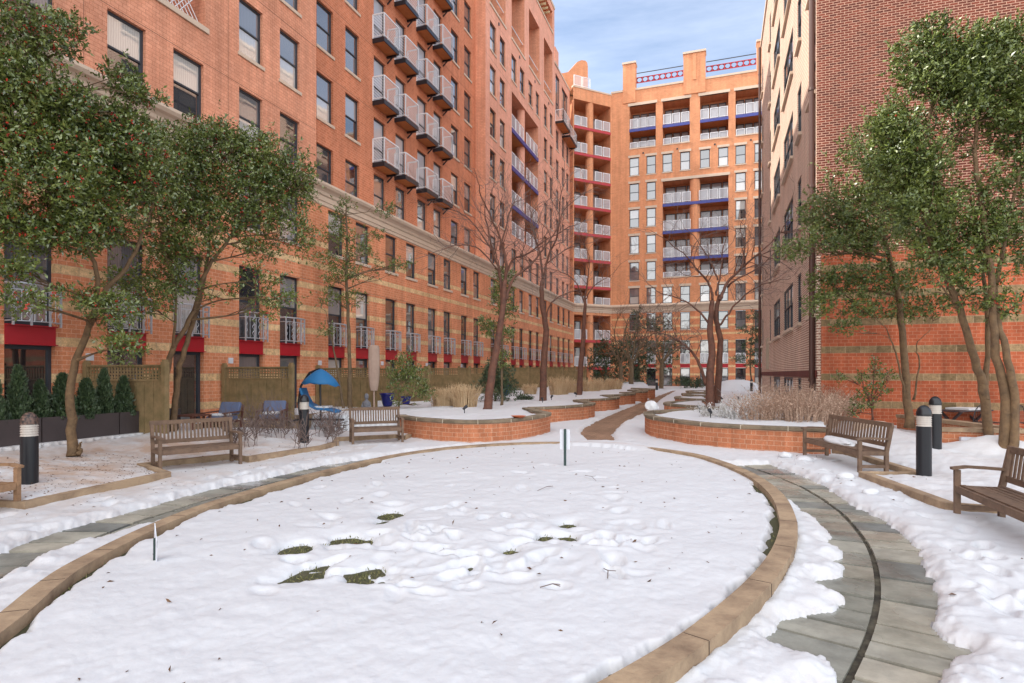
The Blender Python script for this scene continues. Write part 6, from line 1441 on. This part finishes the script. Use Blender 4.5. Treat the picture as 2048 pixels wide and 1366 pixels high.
for k in range(13):     # leafless stems in the left bed
    px = 468+k*15+rs.uniform(-5, 5) if k < 9 else 642+(k-9)*13; py = rs.uniform(862, 885) if k < 9 else rs.uniform(858, 880); x, y = G(px, py, .3); lb = ['first', 'second', 'third', 'fourth', 'fifth', 'sixth', 'seventh', 'eighth', 'ninth'][k]+' tuft of bare brown stems from the first left bench' if k < 9 else ['bare stem tuft just right of the slim left bollard', 'second bare stem tuft right of the slim left bollard', 'bare stem tuft between slim bollard and second bench', 'bare stem tuft beside the second left bench'][k-9]
    z = snow_z(x, y); limbs = []
    for j in range(6):
        a = rs.uniform(0, 6.3); l = rs.uniform(.35, .7); b0 = Vector((x+rs.normal()*.12, y+rs.normal()*.12, z-.1)); limbs.append(([b0, b0+Vector((math.cos(a)*.05, math.sin(a)*.05, l*.5)), b0+Vector((math.cos(a)*.16, math.sin(a)*.16, l))], .006, .0035, 1, .30))
    bare_tree((x, y, z), lb, limbs, twigm, 130+k, spread=.5, r_end=.0022, group='leafless stem tufts in the left bed', name='bare_shrub', cat='shrub', dens=1.2)

# litter on the snow, grass in the melted holes
def scatter_leaves(pts, size, matl, name, flat=.25):
    n = len(pts); rs_ = np.random.default_rng(77); P_ = np.array(pts); D = rs_.normal(size=(n, 3)); D[:, 2] *= flat
    V = leaf_cloud(P_, D, size, .33, rs_, .15); o = leaf_obj(name, V, matl); tag(o, kind='stuff'); return o
pts = []; rs = np.random.default_rng(12)
xy = np.c_[rs.uniform(-6, .8, 240), rs.uniform(2, 13, 240)]; xy = xy[sdpoly(xy[:, 0], xy[:, 1], OVAL) < -.35]
xy2 = np.c_[rs.uniform(1.0, 3.2, 60), rs.uniform(2.5, 13, 60)]; xy = np.r_[xy, xy2]; z = surface(xy[:, 0], xy[:, 1])[0]; scatter_leaves(np.c_[xy, z+.006], .050, mulch, 'fallen_leaves')
xy = np.c_[rs.uniform(-11, -7.4, 4200), rs.uniform(3.4, 11, 4200)]; d = sdpoly(xy[:, 0], xy[:, 1], LBED); kp = rs.uniform(size=4200) < np.where(d < -.1, .95*np.exp(-np.abs(-d-.5)/1.0)*np.where(xy[:, 1] < 8, 1, .25), .10); xy = xy[kp]; z = surface(xy[:, 0], xy[:, 1])[0]; scatter_leaves(np.c_[xy, z+.004], .032, mulch, 'leaf_litter')
E1 = [rpt(s_, d_) for s_ in np.linspace(0, tot, 900) for d_ in [abs(rs.normal())*.05+.01]]; xy = np.array(E1)[rs.uniform(size=900) < .35]; scatter_leaves(np.c_[xy, np.full(len(xy), .012)], .045, mulch, 'kerb_leaves')
pts = []; 
for (cx_, cy_), a, b in HOLES:
    n = int(9000*a*b*4); xy = np.c_[rs.normal(cx_, a*.8, n), rs.normal(cy_, b*1.8, n)]; pts.append(np.c_[xy, np.full(n, .078)])
th = np.linspace(0, 1, 1500); oi = np.array([OVIN[int(k*len(OVIN)) % len(OVIN)] for k in th]); pts.append(np.c_[oi+rs.normal(size=oi.shape)*.03, np.full(len(oi), .03)])
P_ = np.concatenate(pts); P_[:, 2] = .078; D = rs.normal(size=P_.shape)*.9+np.array([0, 0, .45]); V = leaf_cloud(P_, D, .036, .2, rs, 0); o = leaf_obj('lawn_grass', V, grassm); tag(o, kind='stuff')
turf = MB(); turf.prism([(p[0], p[1]) for p in OVIN], -.05, .082) ; o = turf.build('lawn', mat('turf', (.055, .06, .025), .95, noise=.8, nscale=12, col2=(.11, .09, .05))); tag(o, kind='structure')
# fallen twigs on the lawn
for k, (px, py, an, ln) in enumerate([(1075, 980, 1.2, .35), (1192, 960, 2.2, .4), (1215, 1150, 1.9, .2), (1080, 1170, .3, .15)]):
    x, y = G(px, py, .17); m = MB(); z = snow_z(x, y)+.01; d = Vector((math.cos(an), math.sin(an), 0)); m.tube([(x, y, z), (x+d.x*ln*.5+.02, y+d.y*ln*.5, z+.03), (x+d.x*ln, y+d.y*ln, z+.01)], .004, 4); m.tube([(x+d.x*ln*.5+.02, y+d.y*ln*.5, z+.03), (x+d.x*ln*.5+.09, y+d.y*ln*.5-.05, z+.05)], .003, 4); o = m.build('twig', twigm); tag(o, ['curled twig on the snow left of the upright sign', 'thin twig on the snow right of the upright sign', 'forked twig on the snow in the right half of the lawn', 'short twig near the small grass hole on the right'][k], 'twig')
